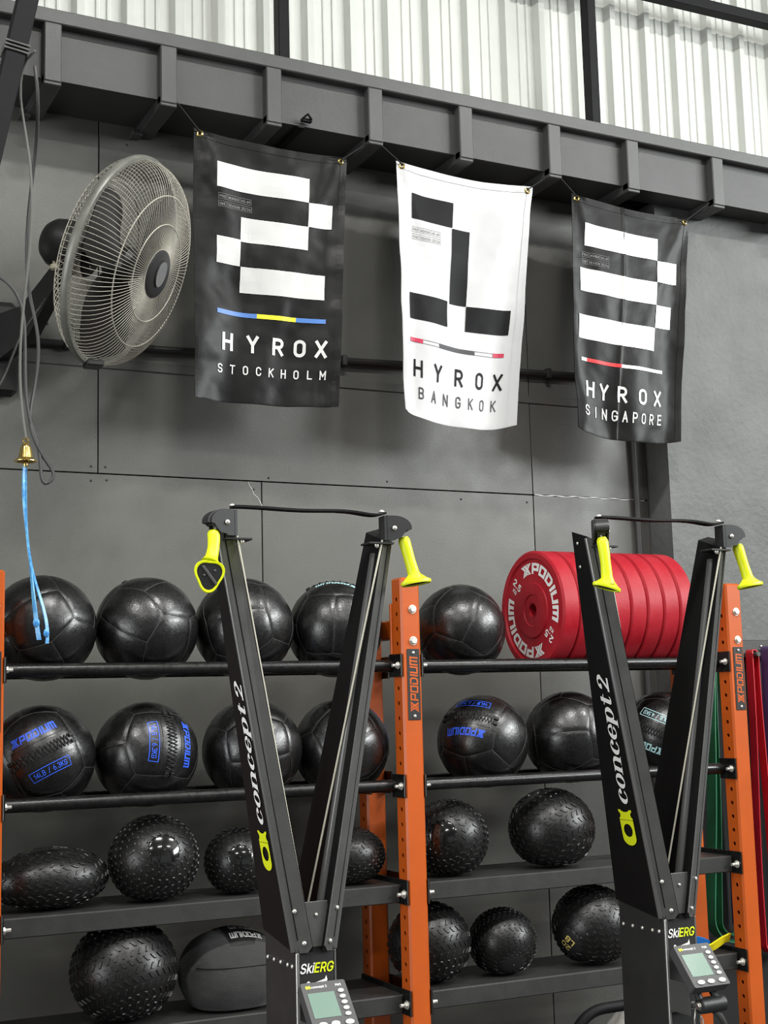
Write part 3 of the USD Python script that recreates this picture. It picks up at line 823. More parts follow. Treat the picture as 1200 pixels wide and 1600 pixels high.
# ------------------------------------------------------------------ red bumper plates
PR = .229
def arc_text(polys, r0, a0, flip=False):
    def f(V):
        a = a0 - V[:, 0] / (r0 + .02); r = r0 + V[:, 1]
        return np.stack([r * np.cos(a), r * np.sin(a)], 1)
    return f
def plate_parts(t):
    w = .0375
    prof = [(.026, -w + .010), (.030, -w + .007), (.060, -w + .007), (.062, -w + .004), (.105, -w + .004), (.108, -w + .008), (PR - .034, -w + .008), (PR - .028, -w + .001), (PR - .008, -w), (PR, -w + .008)]
    full = prof + [(r, -z) for r, z in prof[::-1]] + [prof[0]]
    v, f = lathe(full, 72)
    v, f = xf((v, f), A([[0, 0, 1.0], [1, 0, 0], [0, 1, 0]]))           # axis along x
    t.add('disc', (v, f), m_red, smooth=35, local=True)
    v, f = lathe([(.0255, -w + .007), (.0275, -w + .007), (.0275, w - .007), (.0255, w - .007), (.0255, -w + .007)], 32)
    t.add('bore_ring', xf((v, f), A([[0, 0, 1.0], [1, 0, 0], [0, 1, 0]])), m_red, local=True)
    wd, wl = squared('XPODIUM', .043, t=.25, gap=.10, wide=1.0, shear=.06)
    k = .375 / wl
    wd = [affinity.scale(g, k, 1, origin=(0, 0)) for g in wd]
    kg = [letters('2.5', .030, t=.2, gap=.12, centre=True), letters('KG', .017, t=.2, gap=.12, centre=True)]
    def radial(a0, r0, sh):
        def f(V):
            er = -A([math.cos(a0), math.sin(a0)]); up = A([math.sin(a0), -math.cos(a0)])
            return -er * r0 + V[:, :1] * er + (V[:, 1:2] + sh) * up
        return f
    for side in (-1, 1):
        ms = []
        for a0 in (math.radians(48), math.radians(48 + 180)):
            jobs = [(g, arc_text(None, .140, a0)) for g in wd]
            jobs += [(g, radial(a0 + math.radians(91), .150, -.006)) for g in kg[0]] + [(g, radial(a0 + math.radians(91), .150, -.030)) for g in kg[1]]
            for g, fn in jobs:
                V, F = printed([g], lambda q: q, .012)
                P2 = fn(V)
                ms.append((np.stack([np.full(len(P2), side * (w - .008 + .0009)), P2[:, 0] * side, P2[:, 1]], 1), F))
        t.add('lettering', ms, m_decal_white, local=True)
PLX, PLY, PLZ = 2.862, 4.6085, Z1 + math.sqrt((PR + .0222) ** 2 - .1365 ** 2)
names8 = ['first', 'second', 'third', 'fourth', 'fifth', 'sixth', 'seventh', 'eighth']
first_plate = None
for k in range(8):
    x = PLX + .0375 + k * .0765
    ang = [0, 47, -80, 160, 15, -33, 100, 70][k]
    lab = 'red bumper plate showing its white lettered face, frontmost of the row on the top rail' if k == 0 else 'red bumper plate, %s of the row counted from the lettered face' % names8[k]
    if k == 7: lab = 'red bumper plate closing the far end of the row, nearest the concrete wall'
    c_, s_ = math.cos(math.radians(ang)), math.sin(math.radians(ang))
    M3 = A([[1, 0, 0], [0, c_, -s_], [0, s_, c_]])
    if first_plate is None:
        t = first_plate = Thing('bumper_plate', lab, 'weight plate', (x, PLY, PLZ), 'red bumper plates on the top rail', mat=M3)
        plate_parts(t)
    else:
        path = '/World/' + numbered('/World', 'bumper_plate')
        xo = UsdGeom.Xform.Define(stage, path)
        m = np.eye(4); m[:3, :3] = M3.T; m[3, :3] = (x, PLY, PLZ)
        xo.GetPrim().GetReferences().AddInternalReference(Sdf.Path(first_plate.path))
        xo.GetPrim().GetAttribute('xformOp:transform').Set(Gf.Matrix4d(*[float(v) for v in m.ravel()]))
        put(xo.GetPrim(), lab, 'weight plate', 'red bumper plates on the top rail')
        xo.GetPrim().SetInstanceable(True)

# ------------------------------------------------------------------ ski machines
def ski_machine(X, Y, label, left_swing, right_swing, left_pose):
    t = Thing('ski_machine', label, 'exercise machine', (X, Y, 0), 'black ski machines in front of the rack')
    def L(x, y, z): return A([X + x, Y + y, z])
    def add(n, m, mt, **k): return t.add(n, xf(m, None, (X, Y, 0)), mt, **k)
    cw, cd = .0485, .20
    add('base_plate', cbox(-.30, .30, -.55, .45, 0, .03, .008), m_erg)
    col = add('column', cbox(-cw, cw, 0, cd, .03, 1.215, .006), m_erg_col)
    add('edge_trim', cat([rod((-cw + .002, -.001, .04), (-cw + .002, -.001, 1.150), .0045, 10)]), m_alu, under=col, label='silver front edge strip')
    add('edge_trim', cat([rod((cw - .001, .001, .04), (cw - .001, .001, 1.150), .0022, 8)]), m_alu, under=col)
    for k, yy in enumerate((.176, .135, .093, .05, .022)):
        for s in (-1, 1):
            add('rivet', domed((s * cw, yy, 1.118), (s, 0, 0), .0052, .004), m_bolt_white, under=col)
    # throat plate between the arms
    add('throat_plate', cbox(-.03, .03, -.004, .0, 1.16, 1.262, .0015), m_erg_grey, under=col)
    add('rivet', domed((.0, -.004, 1.232), (0, -1, 0), .0042, .003), m_bolt_white, under=col)
    # lettering on the column's front
    s1 = meshkit.text_mesh('Ski', .021, .0006, True); s2 = meshkit.text_mesh('ERG', .021, .0006, True)
    w1 = s1.bounds[1][0]; w2 = s2.bounds[1][0]; sc = .082 / (w1 + w2 - .002)
    sh = A([[sc, .22, 0], [0, 1, 0], [0, 0, 1]])
    Mf = A([[1.0, 0, 0], [0, 0, -1], [0, 1, 0]])
    add('lettering', xf(xf(s1, sh), Mf, (-.0425, -.0006, 1.104)), m_decal_white, under=col, smooth=False)
    add('lettering', xf(xf(s2, sh), Mf, (-.0425 + (w1 - .001) * sc, -.0006, 1.104)), m_logo_yellow, under=col, smooth=False)
    add('lettering', printed([Polygon([(-.012, 0), (.020, .008), (.024, .016), (.027, .006), (.024, 0)]), Point(-.02, .002).buffer(.004)], plane_fn((.0, 0, 1.080), (1, 0, 0), (0, 0, 1))), m_decal_white, under=col)
    zb, zt = 1.148, 2.118
    for s in (-1, 1):
        nm = 'arm'
        of_b, of_t = A([s * .0495, .010, zb]), A([s * .2225, .010, zt])          # outer front ridge
        if_b, if_t = A([s * .011, -.014, zb + .004]), A([s * .188, -.014, zt - .02])  # inner front edge
        ob_b, ob_t = A([s * .0495, .205, zb + .03]), A([s * .2225, .078, zt + .02])
        ib_b, ib_t = A([s * .011, .205, zb + .03]), A([s * .188, .078, zt + .01])
        body = hull([of_b, of_t, if_b, if_t, ob_b, ob_t, ib_b, ib_t])
        arm = add(nm, body, m_erg, smooth=False)
        # graphite front face, a shallow plate with a rounded foot
        ex = unit(if_b - of_b); es = unit(of_t - of_b)
        q = [(of_b + (if_b - of_b) * .0, of_t, if_t, if_b)]
        nrm = unit(np.cross(if_b - of_b, of_t - of_b)); nrm = nrm if nrm[1] < 0 else -nrm
        face = []
        for k in (0, .0035):
            c = [of_b + (if_b - of_b) * .06 + es * .010, of_b + (if_b - of_b) * .30, of_b + (if_b - of_b) * .72, if_b + (of_b - if_b) * .03 + es * .012, if_t + (of_t - if_t) * .03, of_t + (if_t - of_t) * .06]
            face += [p + nrm * k for p in c]
        add('front_face', hull(face), m_erg_grey, under=arm, smooth=False, label='graphite front face')
        add('ridge', tube([of_b + es * .004 + A([0, .002, 0]), of_t - es * .004 + A([0, .002, 0])], .0068, 12), m_erg_edge, under=arm)
        mid_b, mid_t = of_b + (if_b - of_b) * .30, of_t + (if_t - of_t) * .34
        add('face_groove', tube([mid_b + nrm * .0035 + es * .03, mid_t + nrm * .0035], .0016, 6), m_erg, under=arm)
        # rounded guide along the inner side, next to the cord
        gb, gt = A([s * .0095, .012, zb + .10]), A([s * .1865, .004, zt - .05])
        gb = A([s * (.011 + (.188 - .011) * .10) - s * .001, .030, zb + .10]); gt = A([s * .186, .024, zt - .05])
        add('cord_guide', tube([gb, gt], .0125, 14), m_erg_edge, under=arm)
        for (fx, fz) in ((.42, .095), (.62, .022)):
            zz = zb + fz
            o = of_b + (of_t - of_b) * (fz / (zt - zb)); i = if_b + (if_t - if_b) * (fz / (zt - zb))
            p = o + (i - o) * fx
            add('rivet', domed(p + nrm * .0035, nrm, .0055, .0045), m_bolt_white, under=arm)
        for yy, zz in ((.055, 2.105), (.060, 2.045)):
            xx = .0495 + (.2225 - .0495) * (zz - zb) / (zt - zb)
            add('rivet', domed(A([s * (xx + .0005), yy * (1 if zz > 2.1 else 1.05), zz]), (s, 0, -.17), .0045, .003), m_bolt_white, under=arm)
        if s < 0:
            # word mark and emblem on the outer side, reading upwards
            e_s = unit(of_t - of_b); e_t = A([0, 1.0, 0]); e_t = unit(e_t - e_s * (e_t @ e_s))
            wd, wl = italic_serif(.034)
            k = .335 / wl
            # lower edge follows the front ridge, the letters stand toward the back of the side face
            def fn(V, z0=.287):
                return of_b + np.outer(z0 + V[:, 0] * k, e_s) + np.outer(.046 + V[:, 1] * 1.0 - .016 * V[:, 0] / wl, e_t) + A([-.0009, 0, 0])
            add('lettering', printed(wd, fn), m_decal_white, under=arm)
            em = unary_union([sbox(-.045, -.026, .045, .026), Point(-.045, 0).buffer(.026, quad_segs=16)]).difference(ell(-.022, 0, .021, .0165))
            em = em.difference(Point(.062, .0).buffer(.0245)).difference(ell(.028, .036, .014, .016)).difference(ell(.028, -.036, .014, .016)).difference(sbox(.0105, -.03, .012, .03))
            def fe(V): return of_b + np.outer(.240 + V[:, 0] * .80, e_s) + np.outer(.068 + V[:, 1] * 1.1, e_t) + A([-.0009, 0, 0])
            add('emblem', printed(em, fe), m_logo_yellow, under=arm)
        # pulley housing, swivelling about the arm's tip
        sw = math.radians(left_swing if s < 0 else right_swing)
        d = A([s * math.cos(sw), -math.sin(sw), 0])           # where the housing points
        pw = A([-d[1] * s, d[0] * s, 0])                          # across it
        o = A([s * .196, -.008, 2.097])
        Dsh = unary_union([sbox(0, 0, .020, .060), affinity.scale(Point(.020, .032).buffer(1, quad_segs=10), .040, .028)]).difference(Polygon([(.024, -.01), (.1, -.01), (.1, .036), (.052, .026)])).intersection(sbox(0, -1, 1, 1))
        Mh = np.stack([d, A([0, 0, 1.0]), np.cross(d, [0, 0, 1.0])], 1)
        if np.linalg.det(Mh) < 0: Mh[:, 2] *= -1
        hs = []
        for off, th in ((-.019, .004), (.015, .004)):
            hs.append(prism(Dsh, th, Mh, o + Mh[:, 2] * off))
        hood = affinity.scale(Dsh, 1.12, 1.02, origin=(0, .0)).difference(affinity.scale(Dsh, 1.0, .95, origin=(0, 0))).difference(sbox(-.01, -.02, .1, .022))
        hs.append(prism(hood, .032, Mh, o - Mh[:, 2] * .016))
        hs.append(prism(sbox(-.006, 0, .002, .060), .038, Mh, o - Mh[:, 2] * .019))
        hs.append(cbox(*sorted((s * .150, s * .215)), -.024, .030, 2.088, 2.093, .001))
        ho = add('pulley_housing', cat(hs), m_plastic)
        add('pulley', rod(o + d * .026 + A([0, 0, .030]) - Mh[:, 2] * .012, o + d * .026 + A([0, 0, .030]) + Mh[:, 2] * .012, .020, 20), m_erg_grey, under=ho)
        fside = Mh[:, 2] if Mh[1, 2] < 0 else -Mh[:, 2]
        if abs(Mh[1, 2]) < .35: fside = Mh[:, 2] if Mh[0, 2] < 0 else -Mh[:, 2]
        add('bolt', domed(o + d * .020 + A([0, 0, .030]) + fside * .019, fside, .0062, .005), m_bolt_white, under=ho)
        add('bolt', cat([domed(A([s * .192, -.004, 2.1675]), (0, 0, 1), .008, .006), domed(A([s * .172, -.014, 2.089]), (0, -.3, -1), .006, .010)]), m_bolt_white, under=ho)
        # cord down the arm
        cp = [o + A([-s * .002, -.010, -.002]), o * .35 + A([s * .011, -.006, 1.28]) * .65 + A([0, -.012, 0]), A([s * .013, -.008, 1.262]), A([s * .006, .06, 1.2])]
        cp = [A([s * .186, -.018, 2.098]), A([0, .057, 1.225])]
        add('cord', tube(cp, .0026, 7), m_cord, label='pale drive cord')
        # handle hanging from the housing
        hp = o + d * (.050 if s > 0 else .046) + A([0, 0, .010])
        if s < 0 and left_pose == 'ring':
            tip = hp + A([-.016, -.022, -.074]); bn = unit(A([-.12, -1.0, -.12])); R1, R2 = .033, .036
            bend = A([.004, .0, .0])
        elif s < 0:
            tip = hp + A([.002, -.012, -.118]); bn = unit(A([-.25, .05, -1.0])); R1, R2 = .040, .022
            bend = A([.0, -.004, 0])
        else:
            tip = hp + A([.024, -.012, -.104]); bn = unit(A([.14, -.16, -1.0])); R1, R2 = .040, .024
            bend = A([.0, .0, 0])
        pts = spline([hp, hp * .5 + tip * .5 + bend, tip], 14)
        rr = np.interp(np.linspace(0, 1, 14), [0, .08, .55, .86, 1], [.0115, .0150, .0135, .0150, .021])
        g = tube(pts, rr, 14)
        hd = add('handle', g, m_yellow, label='yellow pull handle')
        Fb = frame(bn, (0, 0, 1) if abs(bn[2]) < .8 else (0, 1, 0))
        sc = A([R1, R2, 1.0])
        ctr = tip + (bn * .004 if left_pose != 'ring' or s > 0 else A([-.006, -.008, -.030]))
        rim = lathe([(.45, -.016), (.80, -.004), (1.0, .000), (1.02, .004), (.97, .008), (.86, .0075), (.80, .002), (0, .001), (0, -.014), (.45, -.016)], 36)
        if s < 0 and left_pose == 'ring':
            tri = lambda mv: (mv[0] * np.c_[np.repeat((1 + .13 * np.cos(3 * np.arctan2(mv[0][:, 1], mv[0][:, 0]) - 1.35))[:, None], 2, 1), np.ones(len(mv[0]))], mv[1])
        else: tri = lambda mv: mv
        add('handle_flare', xf(xf(tri(rim), np.diag(sc)), Fb, ctr), m_yellow, under=hd)
        add('handle_pad', xf(xf(tri(lathe([(0, .0015), (.84, .0015), (.84, .005), (0, .0065)], 30)), np.diag(sc)), Fb, ctr), m_plastic, under=hd, label='black end pad')
        if s < 0 and left_pose == 'ring':
            add('pad_strap', cat([xf(cbox(-.003, .003, -.026, .026, .005, .009, .001), Fb @ A([[.8, -.6, 0], [.6, .8, 0], [0, 0, 1]]), ctr), domed(ctr + Fb @ A([.012, .010, .006]), bn, .003, .002), domed(ctr + Fb @ A([-.012, .0, .006]), bn, .003, .002)]), m_erg_grey, under=hd)
        add('handle_cord', tube([hp + A([0, 0, -.004]), hp + A([-d[0] * .012, -d[1] * .012, .018])], .003, 7), m_cord, under=hd)
    # strap across the top
    za = 2.168
    bar = spline([(-.190, .004, za), (-.12, .004, za), (.0, .006, za - .002), (.13, .004, za - .003), (.165, -.002, za - .008), (.196, -.008, za - .004)], 30)
    vs, fs = [], []
    for i, p in enumerate(bar):
        for dy, dz in ((-.016, -.0025), (.016, -.0025), (.016, .0025), (-.016, .0025)): vs.append(p + A([0, dy, dz]))
    for i in range(len(bar) - 1):
        for k in range(4):
            a, b = i * 4 + k, i * 4 + (k + 1) % 4
            fs += [[a, b, b + 4], [a, b + 4, a + 4]]
    e = (len(bar) - 1) * 4
    fs += [[0, 2, 1], [0, 3, 2], [e, e + 1, e + 2], [e, e + 2, e + 3]]
    fs = A(fs)[:, ::-1]
    add('top_strap', (A(vs), fs), m_erg, label='thin black strap joining the arm tips')
    # performance monitor
    c0 = A([-.0055, -.085, 1.048]); tiltv = unit(A([0, -.080, -.087])); right = A([1.0, 0, 0]); nr = unit(np.cross(right, -tiltv)); 
    Mm = np.stack([right, -tiltv, nr], 1)                     # x right, y up the face, z out of the screen
    mon = add('monitor', xf(xf(prism(sbox(-.049, -.054, .049, .054).buffer(.005), .026), None, (0, 0, -.026)), Mm, c0), m_pm_grey)
    add('monitor_back', xf(cbox(-.046, .046, -.05, .05, -.040, -.024, .006), Mm, c0), m_plastic, under=mon)
    add('screen', xf(cbox(-.044, .020, -.030, .032, -.004, .0008, .0), Mm, c0), m_lcd, under=mon, label='grey green display')
    for k in range(5):
        add('button', xf(prism(affinity.scale(Point(0, 0).buffer(1), .0072, .0048), .003), Mm, c0 + Mm @ A([.0365, .031 - .0145 * k, 0])), m_button, under=mon)
    for xx in (-.030, .000, .034):
        add('button', xf(prism(affinity.scale(Point(0, 0).buffer(1), .0105, .0062), .003), Mm, c0 + Mm @ A([xx, -.047, 0])), m_button, under=mon)
    tx = meshkit.text_mesh('concept 2', .0055, .0004, True); k = .038 / tx.bounds[1][0]
    add('lettering', xf(xf(tx, np.diag([k, 1, 1])), Mm, c0 + Mm @ A([-.031, .044, .0003])), m_decal_white, under=mon, smooth=False)
    add('lettering', printed([ell(-.041, .047, .0035, .0042), ell(-.0345, .047, .0028, .0042)], lambda V: c0 + (np.c_[V, np.full(len(V), .0005)]) @ Mm.T), m_logo_yellow, under=mon)
    tx = meshkit.text_mesh('PM5', .0055, .0004, True); k = .015 / tx.bounds[1][0]
    add('lettering', xf(xf(tx, np.diag([k, 1, 1])), Mm, c0 + Mm @ A([.027, .044, .0003])), m_decal_white, under=mon, smooth=False)
    pv = A([.004, -.098, .955])
    arm2 = add('monitor_arm', cat([rod(pv + A([-.034, 0, 0]), pv + A([.040, 0, 0]), .0195, 24), rod(pv + A([-.030, .0, .012]), c0 + Mm @ A([-.02, -.03, -.035]), .009, 10), rod(pv + A([.02, 0, .01]), c0 + Mm @ A([.02, -.03, -.035]), .009, 10)]), m_plastic)
    add('pivot_bolt', bolt(pv + A([-.034, 0, 0]), (-1, 0, 0), .009, .008), m_zinc, under=arm2)
    add('arm_tube', tube(spline([pv + A([.012, .0, -.016]), pv + A([.045, .010, -.050]), pv + A([.072, .06, -.11]), pv + A([.050, .118, -.19])], 20), .0085, 10), m_erg_grey, under=arm2)
    add('bracket', cat([cbox(-.047, -.043, -.085, 0, .93, 1.005, .001), cbox(-.045, .03, -.012, 0, .925, .945, .002), rod((-.045, -.07, .95), (-.02, -.09, .955), .004, 8)]), m_steel_grey, under=arm2)
    add('clip', tube(spline([pv + A([-.040, .01, -.005]), pv + A([-.052, -.002, -.03]), pv + A([-.050, -.006, -.052]), pv + A([-.040, -.008, -.060]), pv + A([-.030, -.006, -.050]), pv + A([-.034, .0, -.025])], 24), .0022, 6), m_zinc, under=arm2)
    return t
ski_machine(1.2835, 3.05, 'black ski machine with white word mark in front of the middle orange upright', 8, 4, 'ring')
ski_machine(2.252, 2.975, 'black ski machine in front of the red plates and the end upright', 62, 4, 'down')

# ------------------------------------------------------------------ banners
def banner(label, corners, Y, mcloth, seed, blocks, texts, folds, group='gym banners on the ledge'):
    TL, TR, BR, BL = [A(c, float) for c in corners]
    r_ = np.random.default_rng(seed)
    ph = r_.uniform(0, 6.28, 6)
    def S(V):
        u, v = V[:, 0], V[:, 1]
        p = ((1 - u) * (1 - v))[:, None] * TL + (u * (1 - v))[:, None] * TR + (u * v)[:, None] * BR + ((1 - u) * v)[:, None] * BL
        # the top hem sags between the eyelets, the foot bows
        p = p + A([0, 0, -1.0]) * ((.018 * 4 * u * (1 - u) * (1 - v) ** 2) + folds.get('foot', .03) * 4 * u * (1 - u) * v ** 2)[:, None]
        y = folds['a1'] * np.sin(2 * np.pi * (u * folds.get('f1', 1.2) - .25 * v) + ph[0]) * (.15 + .85 * v)
        y = y + folds['a2'] * np.sin(2 * np.pi * (u * 2.3 + .55 * v) + ph[1]) * (.4 + .6 * v) * np.minimum(1, 4 * v + .2)
        y = y + .006 * np.sin(2 * np.pi * (u * 1.1 - v * 1.6) + ph[2]) * v
        # pulls running down from the eyelets
        for e, cx in ((0, .05), (1, .95)):
            d = (u - cx) * (1 if e == 0 else -1)
            y = y - .010 * np.exp(-((d - .55 * v) / .055) ** 2) * np.exp(-v * 3.2) * (v > .0)
        # crumples
        N3 = np.stack([u * 5, v * 9, u * 0 + seed], 1)
        y = y + .010 * (meshkit.noise(N3, seed) - .5) + .0035 * (meshkit.noise(N3 * 2.7, seed + 1) - .5)
        if 'crease' in folds: y = y - .006 * np.exp(-np.abs(u - folds['crease'] - .02 * np.sin(5 * v)) / .012)
        y = y - folds.get('curl', .0) * np.clip((u - .86) / .14, 0, 1) ** 2 * v
        y = y - folds.get('curll', .0) * np.clip((.14 - u) / .14, 0, 1) ** 2 * v
        p[:, 1] += y
        return p
    def Sn(V):
        e = .004
        a = S(V + A([e, 0])) - S(V - A([e, 0])); b = S(V + A([0, e])) - S(V - A([0, e]))
        n = np.cross(b, a); n /= np.linalg.norm(n, axis=1, keepdims=True)
        return np.where(n[:, 1:2] < 0, n, -n)
    t = Thing('banner', label, 'banner', (TL + TR) / 2, group)
    U, Vv = np.meshgrid(np.linspace(0, 1, 96), np.linspace(0, 1, 150))
    q = np.stack([U.ravel(), Vv.ravel()], 1)
    P, N = S(q).reshape(150, 96, 3), Sn(q).reshape(150, 96, 3)
    v, f = thick(P, N, .0012)
    t.add('cloth', (v, f), mcloth, smooth=True)
    def put_(polys, mt, name, cell=.02, off=.0022):
        fn = lambda V: S(V) + Sn(V) * off
        return t.add(name, printed(polys, fn, cell), mt, smooth=True)
    # hems: a doubled strip along each side and the top
    for a, b, c, d in ((0, 0, .045, 1), (.955, 0, 1, 1), (.046, 0, .954, .03)):
        put_([sbox(a, b, c, d)], mcloth, 'hem', .02, .0016)
    for (a, b, c, d, mt) in blocks:
        put_([sbox(a, b, c, d)], mt, 'print_block')
    asp = np.linalg.norm(TR - TL) / np.linalg.norm(TL - BL)
    for (s_, u0s, v1, h, tk, wide, mt) in texts:
        # letters in (u, v): v grows downwards
        ls = letters(s_, h, t=tk, gap=0, wide=wide, at=[0] * len(s_), join='mitre')
        out = []
        for g, uc in zip(ls, u0s):
            out.append(affinity.translate(affinity.affine_transform(g, [1 / asp, 0, 0, -1, 0, 0]), uc, v1))
        put_(out, mt, 'lettering', .012)
    return t, S, Sn, put_, asp
def spread(a, b, n): return list(np.linspace(a, b, n))
def eyelets(t, S, Sn, cords):
    for (u, v), end in zip(((.035, .018), (.955, .022)), cords):
        p = S(A([[u, v]]))[0]; n = Sn(A([[u, v]]))[0]
        ring = lathe([(.006, 0), (.0135, 0), (.0135, .002), (.010, .0045), (.0065, .003), (.006, 0)], 24)
        t.add('eyelet', xf(ring, frame(n), p + n * .001), m_brass)
        t.add('tie_cord', tube([p - n * .004, p + n * .006 + A([0, 0, .006]), A(end)], .0028, 6), m_lace)
def tags(put_, mt, mt2, u0, v0, asp, words):
    """The two rows of tiny outlined tags with their small print."""
    fr_, tx = [], []
    for r_, row in enumerate(words):
        u = u0
        for wd in row:
            ls = letters(wd, .0105, t=.14, gap=.14, wide=.85)
            b = unary_union(ls).bounds; w = (b[2] - b[0]) / asp + .014
            f = sbox(u, v0 + r_ * .029, u + w, v0 + r_ * .029 + .022); fr_.append(f.difference(sbox(f.bounds[0] + .0018, f.bounds[1] + .0011, f.bounds[2] - .0018, f.bounds[3] - .0011)))
            tx += [affinity.translate(affinity.affine_transform(g, [1 / asp, 0, 0, -1, 0, 0]), u + .007, v0 + r_ * .029 + .017) for g in ls]
            u += w + .006
    put_(fr_, mt, 'tag_frame', .03); put_(tx, mt2, 'small_print', .03)

BY = 4.93
dA = .055
wht, blk = m_white_print, m_print_black
r1 = banner('black banner with a blocky white 2 and a blue and yellow line, beside the fan', [(1.628, BY, 3.928), (2.271, BY, 3.902), (2.178, BY - .02, 2.852), (1.612, BY - .02, 2.858)], BY, m_flag_black, 3,
    [(.145, .105, .755, .203, wht), (.755, .203, .920, .300, wht), (.310, .300, .760, .395, wht), (.150, .388, .312, .489, wht), (.318, .489, .885, .587, wht),
     (.155, .662, .435, .679, m_print_blue), (.435, .662, .700, .679, m_print_yellow), (.700, .662, .900, .679, m_print_blue)],
    [('HYROX', [.235, .41, .585, .735, .875], .812, .066, .19, .92, wht), ('STOCKHOLM', spread(.185, .895, 9), .896, .034, .16, .85, wht)],
    {'a1': .018, 'f1': 1.0, 'a2': .008, 'foot': .004, 'curl': .05, 'curll': .0})
eyelets(r1[0], r1[1], r1[2], [(1.535, 4.875, 4.00), (2.365, 4.88, 3.975)])
tags(r1[3], m_print_faint, m_print_faint, .155, .226, r1[4], [['PRO', 'WOMEN', '45-49'], ['SWE', 'SEASON 25/26']])
r2 = banner('white banner with a blocky black 1 between the two black banners', [(2.494, BY, 3.923), (3.150, BY, 3.904), (2.975, BY - .02, 2.830), (2.470, BY - .02, 2.866)], BY, m_flag_white, 5,
    [(.108, .115, .420, .218, blk), (.420, .222, .560, .528, blk), (.085, .522, .398, .625, blk), (.562, .528, .918, .627, blk),
     (.085, .700, .185, .716, m_print_red), (.325, .700, .650, .716, m_print_grey), (.815, .700, .905, .716, m_print_red),
     (.185, .700, .325, .7018, m_print_faint), (.185, .7142, .325, .716, m_print_faint), (.650, .700, .815, .7018, m_print_faint), (.650, .7142, .815, .716, m_print_faint)],
    [('HYROX', [.15, .32, .515, .705, .875], .848, .066, .15, .92, blk), ('BANGKOK', spread(.175, .855, 7), .930, .044, .12, .85, m_print_grey)],
    {'a1': .016, 'f1': .9, 'a2': .007, 'foot': .030, 'curl': .06, 'curll': .05})
eyelets(r2[0], r2[1], r2[2], [(2.395, 4.88, 3.965), (3.235, 4.88, 3.965)])
tags(r2[3], m_print_faint, m_print_faint, .112, .250, r2[4], [['PRO', 'WOMEN', '45-49'], ['THA', 'SEASON 25/26']])
r3 = banner('black banner with a blocky white 3 and a red line, nearest the concrete wall', [(3.354, BY, 3.907), (3.989, BY, 3.874), (3.838, BY - .02, 2.820), (3.300, BY - .02, 2.852)], BY, m_flag_black, 8,
    [(.105, .112, .735, .212, wht), (.735, .212, .918, .310, wht), (.068, .310, .735, .411, wht), (.735, .411, .885, .510, wht), (.055, .511, .735, .612, wht),
     (.080, .690, .130, .705, wht), (.130, .690, .430, .705, m_print_scarlet), (.430, .690, .830, .705, wht)],
    [('HYROX', [.165, .29, .44, .62, .775], .848, .066, .18, .92, wht), ('SINGAPORE', spread(.135, .80, 9), .926, .044, .15, .8, wht)],
    {'a1': .014, 'f1': 1.1, 'a2': .006, 'foot': .028, 'curl': .03, 'curll': .03, 'crease': .42})
eyelets(r3[0], r3[1], r3[2], [(3.255, 4.88, 3.955), (4.075, 4.88, 3.945)])
tags(r3[3], m_print_faint, m_print_faint, .085, .240, r3[4], [['PRO', 'WOMEN', '45-49'], ['SGP', 'SEASON 25/26']])

# ------------------------------------------------------------------ wall fan
fc = A([1.288, 4.72, 3.283])
az_, el_ = math.radians(52.5), math.radians(-21.6)
fa = A([math.sin(az_) * math.cos(el_), -math.cos(az_) * math.cos(el_), math.sin(el_)])
Ff = frame(fa, (0, 0, 1))
fan = Thing('wall_fan', 'large wall fan with a dusty wire guard beside the banners', 'fan', fc, mat=None)
def fadd(n, m, mt, **k): return fan.add(n, xf(m, Ff, fc), mt, **k)
FR = .370
def guard(profile, n, twist, r):
    out = []
    rs = spline(profile, 16)
    for k in range(n):
        a = 2 * np.pi * k / n + twist * np.linspace(0, 1, len(rs)) ** 2
        out.append(tube(np.stack([rs[:, 0] * np.cos(a), rs[:, 0] * np.sin(a), rs[:, 1]], 1), r, 5, cap=False))
    return cat(out)
def ring(R_, z, r, n=72, k=7):
    a = np.linspace(0, 2 * np.pi, n, endpoint=False)
    return tube(np.stack([R_ * np.cos(a), R_ * np.sin(a), 0 * a + z], 1), r, k, closed=True)
fr_prof = [(FR, .010), (FR - .004, .045), (FR - .03, .085), (.27, .122), (.17, .138), (.075, .142)]
re_prof = [(FR, -.010), (FR - .003, -.034), (FR - .03, -.062), (.27, -.09), (.17, -.105), (.10, -.110)]
fadd('rim', cat([xf(lathe([(FR - .006, -.014), (FR + .010, -.014), (FR + .014, -.006), (FR + .014, .006), (FR + .010, .014), (FR - .006, .014), (FR - .006, -.014)], 96))]), m_rim)
gf = fadd('front_guard', guard(fr_prof, 120, .10, .0014), m_wire, smooth=True)
fadd('guard_ring', ring(.272, .120, .0026), m_wire, under=gf, smooth=True)
fadd('guard_ring', ring(.175, .1375, .0026), m_wire, under=gf, smooth=True)
fadd('guard_ring', ring(.085, .1405, .003), m_wire, under=gf, smooth=True)
gr_ = fadd('rear_guard', guard(re_prof, 96, -.05, .0014), m_wire, smooth=True)
fadd('guard_ring', ring(.272, -.090, .0026), m_wire, under=gr_, smooth=True)
fadd('guard_ring', ring(.345, -.058, .0022), m_wire, under=gr_, smooth=True)
hb = fadd('hub_cap', lathe([(0, .128), (.078, .128), (.088, .136), (.086, .146), (.070, .152), (0, .156)], 40), m_fan_black)
bd = affinity.scale(Point(0, 0).buffer(1, quad_segs=14), .034, .046)
fadd('badge', xf(prism(bd.buffer(.004), .004), None, (0, .002, .152)), m_fan_black, under=hb)
fadd('badge', xf(prism(bd, .007), None, (0, .002, .152)), m_badge, under=hb, label='silver grey badge')
